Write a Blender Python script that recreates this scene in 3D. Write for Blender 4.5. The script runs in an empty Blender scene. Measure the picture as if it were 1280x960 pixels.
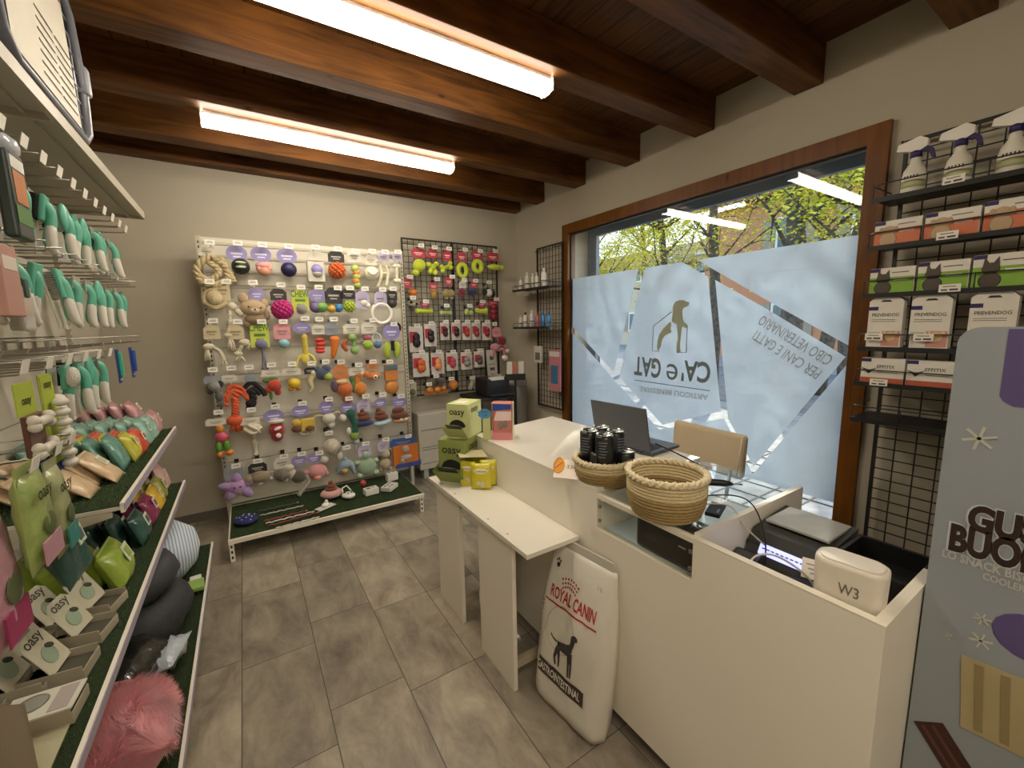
import bpy, bmesh, math, random
from mathutils import Matrix, Vector, noise
random.seed(7)
SC = bpy.context.scene
COL = SC.collection
PI = math.pi
# ---------------------------------------------------------------- camera
FPX = 522.518
YAW, PITCH, ROLL = 0.566530, 0.140943, -0.018695
CAMH = 1.52
_f = Vector((math.sin(YAW)*math.cos(PITCH), math.cos(YAW)*math.cos(PITCH), -math.sin(PITCH)))
_r = Vector((math.cos(YAW), -math.sin(YAW), 0)); _u = _r.cross(_f)
RR = _r*math.cos(ROLL) + _u*math.sin(ROLL); UU = -_r*math.sin(ROLL) + _u*math.cos(ROLL)
cam = bpy.data.objects.new('camera', bpy.data.cameras.new('camera')); COL.objects.link(cam)
cam.data.sensor_width = 36; cam.data.lens = FPX/1280*36; cam.data.clip_start = .02
cam.matrix_world = Matrix.Translation((0, 0, CAMH)) @ Matrix((RR, UU, -_f)).transposed().to_4x4()
SC.camera = cam
# ---------------------------------------------------------------- world, sun, exposure
W = bpy.data.worlds.new('world'); SC.world = W; W.use_nodes = True
nt = W.node_tree; bg = nt.nodes['Background']
sky = nt.nodes.new('ShaderNodeTexSky'); sky.sky_type = 'NISHITA'; sky.sun_disc = False
sky.sun_elevation = math.radians(28); sky.sun_rotation = math.radians(100); sky.air_density = 1; sky.dust_density = 2
nt.links.new(sky.outputs[0], bg.inputs[0]); bg.inputs[1].default_value = .31
sun = bpy.data.objects.new('sun', bpy.data.lights.new('sun', 'SUN')); COL.objects.link(sun)
sun.data.energy = 2.6; sun.data.angle = .01; sun.data.color = (1, .93, .8)
sun.rotation_euler = Vector((1, .55, .62)).to_track_quat('Z', 'Y').to_euler()
TUBE_POWER = 15.0
SC.view_settings.view_transform = 'Standard'; SC.view_settings.look = 'None'
SC.view_settings.exposure = 1.3; SC.view_settings.gamma = 1; SC.view_settings.use_curve_mapping = False

# ---------------------------------------------------------------- points in the room
def ray(px, py): return RR*((px-640)/FPX) + UU*((480-py)/FPX) + _f
def onX(px, py, X): d = ray(px, py); t = X/d.x; return Vector((X, d.y*t, CAMH+d.z*t))
def onY(px, py, Y): d = ray(px, py); t = Y/d.y; return Vector((d.x*t, Y, CAMH+d.z*t))
def onZ(px, py, Z): d = ray(px, py); t = (Z-CAMH)/d.z; return Vector((d.x*t, d.y*t, Z))

# ---------------------------------------------------------------- materials
def lin(c):
    if isinstance(c, str):
        c = [int(c[i:i+2], 16)/255 for i in (0, 2, 4)]
    return tuple((x/12.92 if x <= .04045 else ((x+.055)/1.055)**2.4) for x in c[:3]) + (1,)
_M = {}
def mat(c, rough=.55, metal=0., var=.06, scale=25., bump=0., spec=.5, emit=0., trans=0., alpha=1., sheen=0., stretch=None, c2=None, coat=0.):
    key = (c, rough, metal, var, scale, bump, spec, emit, trans, alpha, sheen, stretch, c2, coat)
    if key in _M: return _M[key]
    m = bpy.data.materials.new('mat_'+str(c)); m.use_nodes = True; _M[key] = m
    n = m.node_tree.nodes; l = m.node_tree.links; b = n['Principled BSDF']
    col = lin(c)
    b.inputs['Roughness'].default_value = rough; b.inputs['Metallic'].default_value = metal
    b.inputs['Specular IOR Level'].default_value = spec
    b.inputs['Transmission Weight'].default_value = trans; b.inputs['Alpha'].default_value = alpha
    b.inputs['Sheen Weight'].default_value = sheen; b.inputs['Coat Weight'].default_value = coat
    tc = n.new('ShaderNodeTexCoord'); mp = n.new('ShaderNodeMapping'); l.new(tc.outputs['Object'], mp.inputs[0])
    if stretch: mp.inputs['Scale'].default_value = stretch
    no = n.new('ShaderNodeTexNoise'); no.inputs['Scale'].default_value = scale; no.inputs['Detail'].default_value = 4
    l.new(mp.outputs[0], no.inputs[0])
    mx = n.new('ShaderNodeMix'); mx.data_type = 'RGBA'; l.new(no.outputs[0], mx.inputs[0])
    hi = lin(c2) if c2 else tuple(min(1, x*(1+var)+.0) for x in col[:3])+(1,)
    lo = col if c2 else tuple(x*(1-var) for x in col[:3])+(1,)
    mx.inputs[6].default_value = lo; mx.inputs[7].default_value = hi
    if c2:
        rp = n.new('ShaderNodeMapRange'); rp.inputs[1].default_value = .38; rp.inputs[2].default_value = .62
        l.new(no.outputs[0], rp.inputs[0]); l.new(rp.outputs[0], mx.inputs[0])
    l.new(mx.outputs[2], b.inputs['Base Color'])
    if emit: b.inputs['Emission Strength'].default_value = emit; l.new(mx.outputs[2], b.inputs['Emission Color'])
    if bump:
        bp = n.new('ShaderNodeBump'); bp.inputs['Strength'].default_value = bump; bp.inputs['Distance'].default_value = .01
        l.new(no.outputs[0], bp.inputs['Height']); l.new(bp.outputs[0], b.inputs['Normal'])
    return m
def plush(c): return mat(c, .95, bump=.5, scale=120., sheen=.4, var=.12)
def rubber(c): return mat(c, .4, var=.05)
def film_bag(c): return mat(c, .28, var=.25, scale=30., bump=.5, coat=.4)
def card(c): return mat(c, .5, var=.05)

# ---------------------------------------------------------------- mesh builder
def RX(a): return Matrix.Rotation(a, 4, 'X')
def RY(a): return Matrix.Rotation(a, 4, 'Y')
def RZ(a): return Matrix.Rotation(a, 4, 'Z')
def TR(*v): return Matrix.Translation(v if len(v) == 3 else v[0])
_TX = {}
def text_mesh(s, bold=0., narrow=1., shear=0.):
    k = (s, bold, narrow, shear)
    if k in _TX: return _TX[k]
    cu = bpy.data.curves.new('t', 'FONT'); cu.body = s; cu.size = 1; cu.resolution_u = 4 if len(s) < 8 else 2; cu.offset = bold; cu.shear = shear
    o = bpy.data.objects.new('t', cu); COL.objects.link(o)
    dg = bpy.context.evaluated_depsgraph_get(); me = o.evaluated_get(dg).to_mesh()
    v = [Vector((p.co.x*narrow, p.co.y, 0)) for p in me.vertices]; f = [tuple(p.vertices) for p in me.polygons]
    if v:
        x0 = min(a.x for a in v); x1 = max(a.x for a in v); y0 = min(a.y for a in v); y1 = max(a.y for a in v)
        v = [Vector((a.x-(x0+x1)/2, a.y-(y0+y1)/2, 0)) for a in v]; w, h = x1-x0, y1-y0
    else: w = h = 1
    o.to_mesh_clear() if False else None
    bpy.data.objects.remove(o); bpy.data.curves.remove(cu)
    _TX[k] = (v, f, w, h); return _TX[k]

class MB:
    def __init__(s, m=None):
        s.v = []; s.f = []; s.mi = []; s.sm = []; s.mats = []; s.T = Matrix.Identity(4); s.cur = 0
        if m is not None: s.m(m)
    def m(s, m):
        if m not in s.mats: s.mats.append(m)
        s.cur = s.mats.index(m); return s
    def add(s, vs, fs, smooth=False, T=None):
        b = len(s.v); TT = s.T @ T if T is not None else s.T
        s.v += [TT @ Vector(p) for p in vs]; s.f += [tuple(b+i for i in f) for f in fs]
        s.mi += [s.cur]*len(fs); s.sm += [smooth]*len(fs); return s
    def box(s, c, d, T=None, bev=0.):
        x, y, z = d[0]/2, d[1]/2, d[2]/2
        if bev:
            bm = bmesh.new(); bmesh.ops.create_cube(bm, size=1)
            for v in bm.verts: v.co = Vector((v.co.x*d[0], v.co.y*d[1], v.co.z*d[2]))
            bmesh.ops.bevel(bm, geom=list(bm.edges), offset=bev, segments=3, affect='EDGES', profile=.5)
            bm.verts.index_update()
            vs = [v.co+Vector(c) for v in bm.verts]; fs = [tuple(v.index for v in f.verts) for f in bm.faces]; bm.free()
            return s.add(vs, fs, False, T)
        vs = [(c[0]+a*x, c[1]+b*y, c[2]+e*z) for a in (-1, 1) for b in (-1, 1) for e in (-1, 1)]
        return s.add(vs, [(0, 1, 3, 2), (4, 6, 7, 5), (0, 4, 5, 1), (2, 3, 7, 6), (0, 2, 6, 4), (1, 5, 7, 3)], False, T)
    def b2(s, a, b, T=None, bev=0.):   # box from min to max corner
        return s.box([(a[i]+b[i])/2 for i in range(3)], [abs(b[i]-a[i]) for i in range(3)], T, bev)
    def sph(s, c, r, n=12, m=8, T=None, fn=None):
        if not hasattr(r, '__len__'): r = (r, r, r)
        vs = []
        for j in range(m+1):
            th = PI*j/m
            for i in range(n):
                a = 2*PI*i/n; p = Vector((math.sin(th)*math.cos(a), math.sin(th)*math.sin(a), math.cos(th)))
                k = fn(p) if fn else 1
                vs.append((c[0]+p.x*r[0]*k, c[1]+p.y*r[1]*k, c[2]+p.z*r[2]*k))
        fs = [(j*n+i, (j+1)*n+i, (j+1)*n+(i+1) % n, j*n+(i+1) % n) for j in range(m) for i in range(n)]
        return s.add(vs, fs, True, T)
    def tube(s, pts, r, n=6, cap=True, closed=False, smooth=True):
        pts = [Vector(p) for p in pts]; k = len(pts); rs = r if hasattr(r, '__len__') else [r]*k
        prev = None; vs = []
        for i, p in enumerate(pts):
            if closed: t = (pts[(i+1) % k]-pts[i-1])
            else: t = pts[min(i+1, k-1)]-pts[max(i-1, 0)]
            if t.length < 1e-9: t = Vector((0, 0, 1))
            t.normalize()
            if prev is None:
                a = Vector((0, 0, 1)) if abs(t.z) < .9 else Vector((1, 0, 0)); x = a.cross(t).normalized()
            else:
                x = prev - t*prev.dot(t); x = x.normalized() if x.length > 1e-6 else Vector((1, 0, 0)).cross(t).normalized()
            prev = x; y = t.cross(x)
            for j in range(n):
                a = 2*PI*j/n; vs.append(p+(x*math.cos(a)+y*math.sin(a))*rs[i])
        fs = []
        for i in range(k if closed else k-1):
            q = (i+1) % k
            for j in range(n): fs.append((i*n+j, i*n+(j+1) % n, q*n+(j+1) % n, q*n+j))
        if cap and not closed: fs += [tuple(reversed(range(n))), tuple((k-1)*n+j for j in range(n))]
        return s.add(vs, fs, smooth)
    def cyl(s, a, b, r, r2=None, n=12, smooth=True): return s.tube([a, b], [r, r if r2 is None else r2], n, True, False, smooth)
    def lathe(s, prof, c=(0, 0, 0), n=20, T=None, sx=1., sy=1., smooth=True):
        vs = []
        for (r, z) in prof:
            for i in range(n): a = 2*PI*i/n; vs.append((c[0]+r*sx*math.cos(a), c[1]+r*sy*math.sin(a), c[2]+z))
        k = len(prof); fs = [(j*n+i, j*n+(i+1) % n, (j+1)*n+(i+1) % n, (j+1)*n+i) for j in range(k-1) for i in range(n)]
        if prof[0][0] > 1e-4: fs.append(tuple(reversed(range(n))))
        if prof[-1][0] > 1e-4: fs.append(tuple((k-1)*n+i for i in range(n)))
        return s.add(vs, fs, smooth, T)
    def prism(s, poly, t, T=None):   # poly in local xy, extruded along +z by t
        n = len(poly); vs = [(p[0], p[1], 0) for p in poly]+[(p[0], p[1], t) for p in poly]
        fs = [tuple(reversed(range(n))), tuple(range(n, 2*n))]+[(i, (i+1) % n, n+(i+1) % n, n+i) for i in range(n)]
        return s.add(vs, fs, False, T)
    def front(s, poly, t=.002, c=(0, 0, 0)):  # poly in (x,z), facing -y, thickness t towards +y
        return s.prism(poly, t, TR(c) @ RX(PI/2) @ Matrix.Scale(1, 4) @ TR(0, 0, -t))
    def pillow(s, w, h, d, T=None, n=8, m=8, crimp=.9, wob=.0, seed=0):  # in xz plane, thick along y
        vs = []; fs = []
        for sd in (-1, 1):
            for j in range(m+1):
                for i in range(n+1):
                    u = i/n*2-1; v = j/m*2-1
                    k = max(0, (1-abs(u)**3))**.5 * max(0, (1-(abs(v))**3))**.6
                    wv = noise.noise(Vector((u*2.3+seed, v*2.3, sd*3+seed)))*wob
                    px = w/2*u*(1-.06*(1-abs(v))*0); pz = h/2*v
                    vs.append((px, sd*(d/2*k+.001)+wv*d*k, pz))
        q = (n+1)*(m+1)
        for sd in (0, 1):
            for j in range(m):
                for i in range(n):
                    a = sd*q+j*(n+1)+i; f = (a, a+1, a+n+2, a+n+1); fs.append(f if sd == 0 else tuple(reversed(f)))
        rim = [i for i in range(n+1)]+[j*(n+1)+n for j in range(1, m+1)]+[m*(n+1)+i for i in range(n-1, -1, -1)]+[j*(n+1) for j in range(m-1, 0, -1)]
        for a, b in zip(rim, rim[1:]+rim[:1]): fs.append((b, a, q+a, q+b))
        return s.add(vs, fs, True, T)
    def text(s, st, h, T, bold=0., narrow=1., width=None, mirror=False, shear=0.):  # centred, T maps xy plane
        v, f, w, hh = text_mesh(st, bold, narrow, shear); k = h/hh; kx = (width/w) if width else k
        if mirror: kx = -kx
        return s.add([(p.x*kx, p.y*k, 0) for p in v], f, False, T)
    def ftext(s, st, h, c, bold=0., width=None, rot=0., narrow=1.):   # text in xz plane facing -y
        return s.text(st, h, TR(c) @ RX(PI/2) @ RZ(rot), bold, narrow, width)
    def mesh(s, name):
        me = bpy.data.meshes.new(name); me.from_pydata(s.v, [], s.f)
        for m in s.mats: me.materials.append(m)
        me.polygons.foreach_set('material_index', s.mi); me.polygons.foreach_set('use_smooth', s.sm)
        me.update(); return me

def part(name, mb, parent=None, loc=(0, 0, 0), rot=None, label=None, kind=None):
    o = bpy.data.objects.new(name, mb.mesh(name) if isinstance(mb, MB) else mb); COL.objects.link(o)
    o.parent = parent; o.location = loc
    if rot is not None: o.rotation_euler = rot
    if label: o['label'] = label
    if kind: o['kind'] = kind
    return o
def thing(name, label, cat, loc=(0, 0, 0), rot=(0, 0, 0), group=None):
    o = bpy.data.objects.new(name, None); COL.objects.link(o); o.empty_display_size = .05
    o.location = loc; o.rotation_euler = rot; o['label'] = label; o['category'] = cat
    if group: o['group'] = group
    return o
def solo(name, mb, label, cat, loc=(0, 0, 0), rot=(0, 0, 0), group=None, kind=None):
    o = part(name, mb, None, loc, rot); o['label'] = label; o['category'] = cat
    if group: o['group'] = group
    if kind: o['kind'] = kind
    return o
def struct(name, mb, parent=None, loc=(0, 0, 0)):
    o = part(name, mb, parent, loc)
    if parent is None: o['kind'] = 'structure'
    return o
def dup(root, loc, rot, label, group=None, parent=None):
    r = root.copy(); COL.objects.link(r); r.location = loc; r.rotation_euler = rot
    if parent is not None: r.parent = parent
    if label: r['label'] = label
    if group: r['group'] = group
    for ch in list(root.children):
        c = ch.copy(); COL.objects.link(c); c.parent = r
        for g in ch.children:
            d = g.copy(); COL.objects.link(d); d.parent = c
    return r
# ================================================================ the room
XL, XR, YB, YN, ZC = -.84, 2.66, 4.05, -2.2, 2.925
WALL = mat('b3aa97', .9, var=.02, scale=6., bump=.03)
def floor_mat():
    m = bpy.data.materials.new('grey_stone_tiles'); m.use_nodes = True; n = m.node_tree.nodes; l = m.node_tree.links; b = n['Principled BSDF']
    def math_(op, a, c=None):
        k = n.new('ShaderNodeMath'); k.operation = op
        for i, x in enumerate((a, c)):
            if x is None: continue
            if isinstance(x, (int, float)): k.inputs[i].default_value = x
            else: l.new(x, k.inputs[i])
        return k.outputs[0]
    tc = n.new('ShaderNodeTexCoord'); sp = n.new('ShaderNodeSeparateXYZ'); l.new(tc.outputs['Object'], sp.inputs[0])
    u = math_('DIVIDE', math_('ADD', sp.outputs[0], .1412), .3); col = math_('FLOOR', u)
    def is_(k): return math_('LESS_THAN', math_('ABSOLUTE', math_('SUBTRACT', col, k)), .5)
    off = math_('ADD', .36, math_('ADD', math_('MULTIPLY', is_(1), .09), math_('MULTIPLY', is_(0), -.07)))
    v = math_('DIVIDE', math_('SUBTRACT', sp.outputs[1], off), .6); row = math_('FLOOR', v)
    fu = math_('FRACT', u); fv = math_('FRACT', v)
    eu = math_('MULTIPLY', math_('MINIMUM', fu, math_('SUBTRACT', 1, fu)), .3); ev = math_('MULTIPLY', math_('MINIMUM', fv, math_('SUBTRACT', 1, fv)), .6)
    gr = math_('LESS_THAN', math_('MINIMUM', eu, ev), .0018)
    cb = n.new('ShaderNodeCombineXYZ'); l.new(col, cb.inputs[0]); l.new(row, cb.inputs[1])
    wn = n.new('ShaderNodeTexWhiteNoise'); l.new(cb.outputs[0], wn.inputs[0])
    # noise moved per tile so each tile has its own clouding
    va = n.new('ShaderNodeVectorMath'); va.operation = 'MULTIPLY_ADD'; l.new(wn.outputs[1], va.inputs[0]); va.inputs[1].default_value = (7, 7, 7); l.new(tc.outputs['Object'], va.inputs[2])
    mp = n.new('ShaderNodeMapping'); mp.inputs['Scale'].default_value = (2.2, 1, 1); l.new(va.outputs[0], mp.inputs[0])
    n1 = n.new('ShaderNodeTexNoise'); n1.inputs['Scale'].default_value = 3.5; n1.inputs['Detail'].default_value = 9; n1.inputs['Roughness'].default_value = .68; n1.inputs['Distortion'].default_value = .4; l.new(mp.outputs[0], n1.inputs[0])
    rp = n.new('ShaderNodeValToRGB'); e = rp.color_ramp.elements
    e[0].position = .3; e[0].color = lin('685f53'); e[1].position = .72; e[1].color = lin('aa9f8a'); l.new(n1.outputs[0], rp.inputs[0])
    hs = n.new('ShaderNodeHueSaturation'); l.new(rp.outputs[0], hs.inputs['Color']); l.new(math_('ADD', math_('MULTIPLY', wn.outputs[0], .35), .82), hs.inputs['Value'])
    mx = n.new('ShaderNodeMix'); mx.data_type = 'RGBA'; l.new(gr, mx.inputs[0]); l.new(hs.outputs[0], mx.inputs[6]); mx.inputs[7].default_value = lin('4a443b')
    l.new(mx.outputs[2], b.inputs['Base Color']); b.inputs['Roughness'].default_value = .42; b.inputs['Specular IOR Level'].default_value = .4
    bp = n.new('ShaderNodeBump'); bp.inputs['Strength'].default_value = .12; bp.inputs['Distance'].default_value = .004
    l.new(math_('SUBTRACT', n1.outputs[0], math_('MULTIPLY', gr, .8)), bp.inputs['Height']); l.new(bp.outputs[0], b.inputs['Normal'])
    return m
def wood_mat(name, c1, c2, axis='X', rough=.55, seams=0., scale=1.):
    m = bpy.data.materials.new(name); m.use_nodes = True; n = m.node_tree.nodes; l = m.node_tree.links; b = n['Principled BSDF']
    tc = n.new('ShaderNodeTexCoord'); mp = n.new('ShaderNodeMapping'); l.new(tc.outputs['Object'], mp.inputs[0])
    mp.inputs['Scale'].default_value = {'X': (1.2*scale, 14*scale, 14*scale), 'Y': (14*scale, 1.2*scale, 14*scale), 'Z': (14*scale, 14*scale, 1.2*scale)}[axis]
    n1 = n.new('ShaderNodeTexNoise'); n1.inputs['Scale'].default_value = 1.6; n1.inputs['Detail'].default_value = 6; n1.inputs['Distortion'].default_value = 1.2; l.new(mp.outputs[0], n1.inputs[0])
    n2 = n.new('ShaderNodeTexNoise'); n2.inputs['Scale'].default_value = 2.5; l.new(tc.outputs['Object'], n2.inputs[0])
    vo = n.new('ShaderNodeTexVoronoi'); vo.inputs['Scale'].default_value = 3.2; mp2 = n.new('ShaderNodeMapping'); l.new(tc.outputs['Object'], mp2.inputs[0])
    mp2.inputs['Scale'].default_value = {'X': (.8, 2, 2), 'Y': (2, .8, 2), 'Z': (2, 2, .8)}[axis]; l.new(mp2.outputs[0], vo.inputs[0])
    ad = n.new('ShaderNodeMix'); ad.data_type = 'FLOAT'; ad.inputs[0].default_value = .35; l.new(n1.outputs[0], ad.inputs[2]); l.new(n2.outputs[0], ad.inputs[3])
    rp = n.new('ShaderNodeValToRGB'); e = rp.color_ramp.elements; e[0].position = .36; e[0].color = lin(c1); e[1].position = .64; e[1].color = lin(c2); l.new(ad.outputs[0], rp.inputs[0])
    kn = n.new('ShaderNodeMapRange'); kn.inputs[1].default_value = .03; kn.inputs[2].default_value = .075; l.new(vo.outputs['Distance'], kn.inputs[0])
    mk = n.new('ShaderNodeMix'); mk.data_type = 'RGBA'; l.new(kn.outputs[0], mk.inputs[0]); mk.inputs[6].default_value = tuple(x*.35 for x in lin(c1)[:3])+(1,); l.new(rp.outputs[0], mk.inputs[7])
    out = mk.outputs[2]
    if seams:
        sp = n.new('ShaderNodeSeparateXYZ'); l.new(tc.outputs['Object'], sp.inputs[0])
        d = n.new('ShaderNodeMath'); d.operation = 'DIVIDE'; l.new(sp.outputs[0], d.inputs[0]); d.inputs[1].default_value = seams
        fr = n.new('ShaderNodeMath'); fr.operation = 'FRACT'; l.new(d.outputs[0], fr.inputs[0])
        lt = n.new('ShaderNodeMath'); lt.operation = 'LESS_THAN'; l.new(fr.outputs[0], lt.inputs[0]); lt.inputs[1].default_value = .045
        m2 = n.new('ShaderNodeMix'); m2.data_type = 'RGBA'; l.new(lt.outputs[0], m2.inputs[0]); l.new(out, m2.inputs[6]); m2.inputs[7].default_value = tuple(x*.25 for x in lin(c1)[:3])+(1,); out = m2.outputs[2]
    l.new(out, b.inputs['Base Color']); b.inputs['Roughness'].default_value = rough; b.inputs['Specular IOR Level'].default_value = .25
    bp = n.new('ShaderNodeBump'); bp.inputs['Strength'].default_value = .15; bp.inputs['Distance'].default_value = .005; l.new(n1.outputs[0], bp.inputs['Height']); l.new(bp.outputs[0], b.inputs['Normal'])
    return m
BEAM = wood_mat('stained_beam_wood', '43270e', '74481c')
BOARD = wood_mat('ceiling_board_wood', '43270e', '6c431a', 'Y', seams=.135)
FRAMEW = wood_mat('window_frame_wood', '5e3508', '74460f', 'Z', rough=.4)

struct('floor', MB(floor_mat()).b2((XL-.1, YN-.1, -.05), (XR, YB+.1, 0)))
struct('wall_left', MB(WALL).b2((XL-.1, YN, 0), (XL, YB, ZC)))
struct('wall_back', MB(WALL).b2((XL, YB, 0), (XR+.3, YB+.1, ZC)))
struct('wall_front', MB(WALL).b2((XL, YN-.1, 0), (XR+.3, YN, ZC)))
# window wall with its opening
WY0, WY1, WZ0, WZ1 = .805, 3.205, .12, 2.435
wr = MB(WALL)
wr.b2((XR, YN, 0), (XR+.3, WY0, ZC)); wr.b2((XR, WY1, 0), (XR+.3, YB, ZC))
wr.b2((XR, WY0, WZ1), (XR+.3, WY1, ZC)); wr.b2((XR, WY0, -.05), (XR+.3, WY1, WZ0))
struct('wall_right', wr)
struct('ceiling', MB(BOARD).b2((XL-.1, YN-.1, ZC), (XR+.3, YB+.1, ZC+.05)))
bb = mat('6f675b', .5)
struct('baseboard_back', MB(bb).b2((XL, YB-.012, 0), (XR, YB, .07)))
struct('baseboard_left', MB(bb).b2((XL, YN, 0), (XL+.012, YB-.012, .07)))
struct('baseboard_right', MB(bb).b2((XR-.012, YN, 0), (XR, WY0, .07)).b2((XR-.012, WY1, 0), (XR, YB-.012, .07)))
names = ['against the back wall', 'second from the back wall', 'third from the back wall, carrying the far tube light', 'fourth from the back wall, between the two tube lights',
         'fifth from the back wall, carrying the near tube light', 'whose end sits above the window middle right', 'whose end sits above the right window corner', 'nearest the viewer, overhead', 'behind the viewer']
for k, nm in enumerate(names):
    y0 = 3.94 if k == 0 else 3.51-.6*(k-1)
    y1 = y0+(.105 if k == 0 else .14)
    o = MB(BEAM).b2((XL+.001, y0, 2.73), (XR-.001, y1, ZC-.001), bev=.004)
    o = solo('ceiling_beam', o, 'long brown wooden ceiling beam '+nm, 'beam', group='ceiling beams')
# window: frame, glass, outside reveal
wn = thing('window_1', 'large shop window in a brown wooden frame', 'window', (0, 0, 0)); wn['kind'] = 'structure'
del wn['label'], wn['category']
fx0, fx1, fw = XR-.03, XR+.06, .085
f = MB(FRAMEW)
f.b2((fx0, WY0, WZ0), (fx1, WY0+fw, WZ1)); f.b2((fx0, WY1-fw, WZ0), (fx1, WY1, WZ1))
f.b2((fx0, WY0+fw, WZ1-fw), (fx1, WY1-fw, WZ1)); f.b2((fx0, WY0+fw, WZ0), (fx1, WY1-fw, WZ0+fw))
part('window_frame', f, wn)
gk = MB(mat('15130f', .5)); gi = .012; a0, a1, b0, b1 = WY0+fw, WY1-fw, WZ0+fw, WZ1-fw
gx0, gx1 = XR+.004, XR+.03
gk.b2((gx0, a0, b1-gi), (gx1, a1, b1)); gk.b2((gx0, a0, b0), (gx1, a1, b0+gi)); gk.b2((gx0, a0, b0+gi), (gx1, a0+.004, b1-gi)); gk.b2((gx0, a1-gi, b0+gi), (gx1, a1, b1-gi))
part('gasket', gk, wn)
def glass_mat(name, refl=1.0, tint=(.96, .98, .97, 1)):
    m = bpy.data.materials.new(name); m.use_nodes = True; n = m.node_tree.nodes; l = m.node_tree.links; n.remove(n['Principled BSDF'])
    fr = n.new('ShaderNodeFresnel'); ge = n.new('ShaderNodeNewGeometry'); ir = n.new('ShaderNodeMapRange'); ir.inputs[3].default_value = 1.5; ir.inputs[4].default_value = .6667; l.new(ge.outputs['Backfacing'], ir.inputs[0]); l.new(ir.outputs[0], fr.inputs[0]); t = n.new('ShaderNodeBsdfTransparent'); t.inputs[0].default_value = tint
    g = n.new('ShaderNodeBsdfGlossy'); g.inputs['Roughness'].default_value = .01; mx = n.new('ShaderNodeMixShader')
    mu = n.new('ShaderNodeMath'); mu.operation = 'MULTIPLY'; mu.inputs[1].default_value = refl; l.new(fr.outputs[0], mu.inputs[0])
    l.new(mu.outputs[0], mx.inputs[0]); l.new(t.outputs[0], mx.inputs[1]); l.new(g.outputs[0], mx.inputs[2]); l.new(mx.outputs[0], n['Material Output'].inputs[0])
    return m
GLASS = glass_mat('window_glass', .65)
part('pane', MB(GLASS).b2((XR+.014, a0+.002, b0+.002), (XR+.020, a1-.002, b1-.002)), wn)
# arcade outside
EXT = mat('6d7a88', .9, var=.04)
ex = MB(EXT); ex.b2((XR+.3, YN, -.15), (XR+.34, WY0+.03, 3.4)); ex.b2((XR+.3, WY1-.12, -.15), (XR+.34, YB+1, 3.4)); ex.b2((XR+.3, WY0+.03, WZ1-.08), (XR+.34, WY1-.12, 3.4))
struct('wall_outside', ex)
# ================================================================ lamps
def tube_light(y, x0, x1, label):
    t = thing('tube_light', label, 'ceiling light', ((x0+x1)/2, y, 2.729), group='tube lights under the beams')
    L = x1-x0
    part('housing', MB(mat('e8e6e0', .4)).b2((-L/2+.01, -.048, -.02), (L/2-.01, .048, 0)), t)
    em = mat('fff3e0', .4, emit=TUBE_POWER, var=0.)
    d = MB(em); prof = [(-.05, -.018), (-.052, -.036), (-.042, -.056), (-.02, -.066), (.02, -.066), (.042, -.056), (.052, -.036), (.05, -.018)]
    d.prism(prof, L, TR(-L/2, 0, 0) @ Matrix(((0, 0, 1, 0), (1, 0, 0, 0), (0, 1, 0, 0), (0, 0, 0, 1))))
    part('diffuser', d, t)
    part('end_cap', MB(mat('f0ece4', .4)).b2((-L/2-.006, -.05, -.06), (-L/2, .05, 0)), t); part('end_cap', MB(mat('f0ece4', .4)).b2((L/2, -.05, -.06), (L/2+.006, .05, 0)), t)
tube_light(3.065, -.085, 1.44, 'lit white tube light under the far beams near the toy wall')
tube_light(1.83, -.10, 1.405, 'lit white tube light nearest the viewer')
tube_light(-.50, -.75, .755, 'added fill tube light overhead, unseen just behind the viewer')  # unseen tube added to brighten the counter front and floor
tube_light(-1.70, -.75, .755, 'added fill tube light, unseen at the far end behind the viewer')  # second added tube out of view, more fill from the rear
# ================================================================ outside
pv = mat('a09e98', .8, c2='85847f', scale=6.)
struct('ground', MB(pv).b2((XR+.34, -16, -.2), (60, 30, -.12)))
t = MB(mat('5d5d5a', .9)); 
for k in range(9): t.b2((XR+.36+k*.3, -2, -.119), (XR+.375+k*.3, 5, -.112))
for k in range(22): t.b2((XR+.36, -2+k*.3, -.119), (XR+2.8, -1.985+k*.3, -.112))
solo('paving_grid', t, 'dark grid of joints in the pale pavement outside the window', 'pavement')
# street: kerb road, orange house, bare and leafy trees
solo('road', MB(mat('7d7d7c', .9, c2='6b6b6a', scale=3.)).b2((8.2, -16, -.118), (14.5, 30, -.105)), 'grey asphalt road outside beyond the pavement', 'road')
def house(x, y0, y1, h, wall, label, roof='7c5240'):
    t = thing('house', label, 'building', (x, (y0+y1)/2, -.12), group=None); w = (y1-y0)/2
    part('wall', MB(wall).b2((0, -w, 0), (6, w, h)), t)
    r = MB(mat(roof, .9, var=.2, scale=8.)); r.prism([(-.7, h), (3, h+1.7), (6.7, h), (6.7, h+.15), (3, h+1.9), (-.7, h+.15)], 2*w+1, Matrix(((1, 0, 0, 0), (0, 0, 1, -w-.5), (0, 1, 0, 0), (0, 0, 0, 1)))); part('roof', r, t)
    n = int((y1-y0)/2.6)
    for i in range(n):
        for zz in (1.0, 4.45):
            yy = -w+1.3+i*2.6
            fr = part('window', MB(mat('e9e6de', .6)).b2((-.05, yy-.55, zz), (.02, yy+.55, zz+1.35)), t)
            part('pane', MB(mat('5b6a72', .15)).b2((-.06, yy-.45, zz+.1), (-.045, yy-.03, zz+1.25)).b2((-.06, yy+.03, zz+.1), (-.045, yy+.45, zz+1.25)), fr)
            part('shutter', MB(mat('a08f7c', .6)).b2((-.08, yy-1.05, zz), (-.03, yy-.58, zz+1.35)), t); part('shutter', MB(mat('a08f7c', .6)).b2((-.08, yy+.58, zz), (-.03, yy+1.05, zz+1.35)), t)
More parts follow.
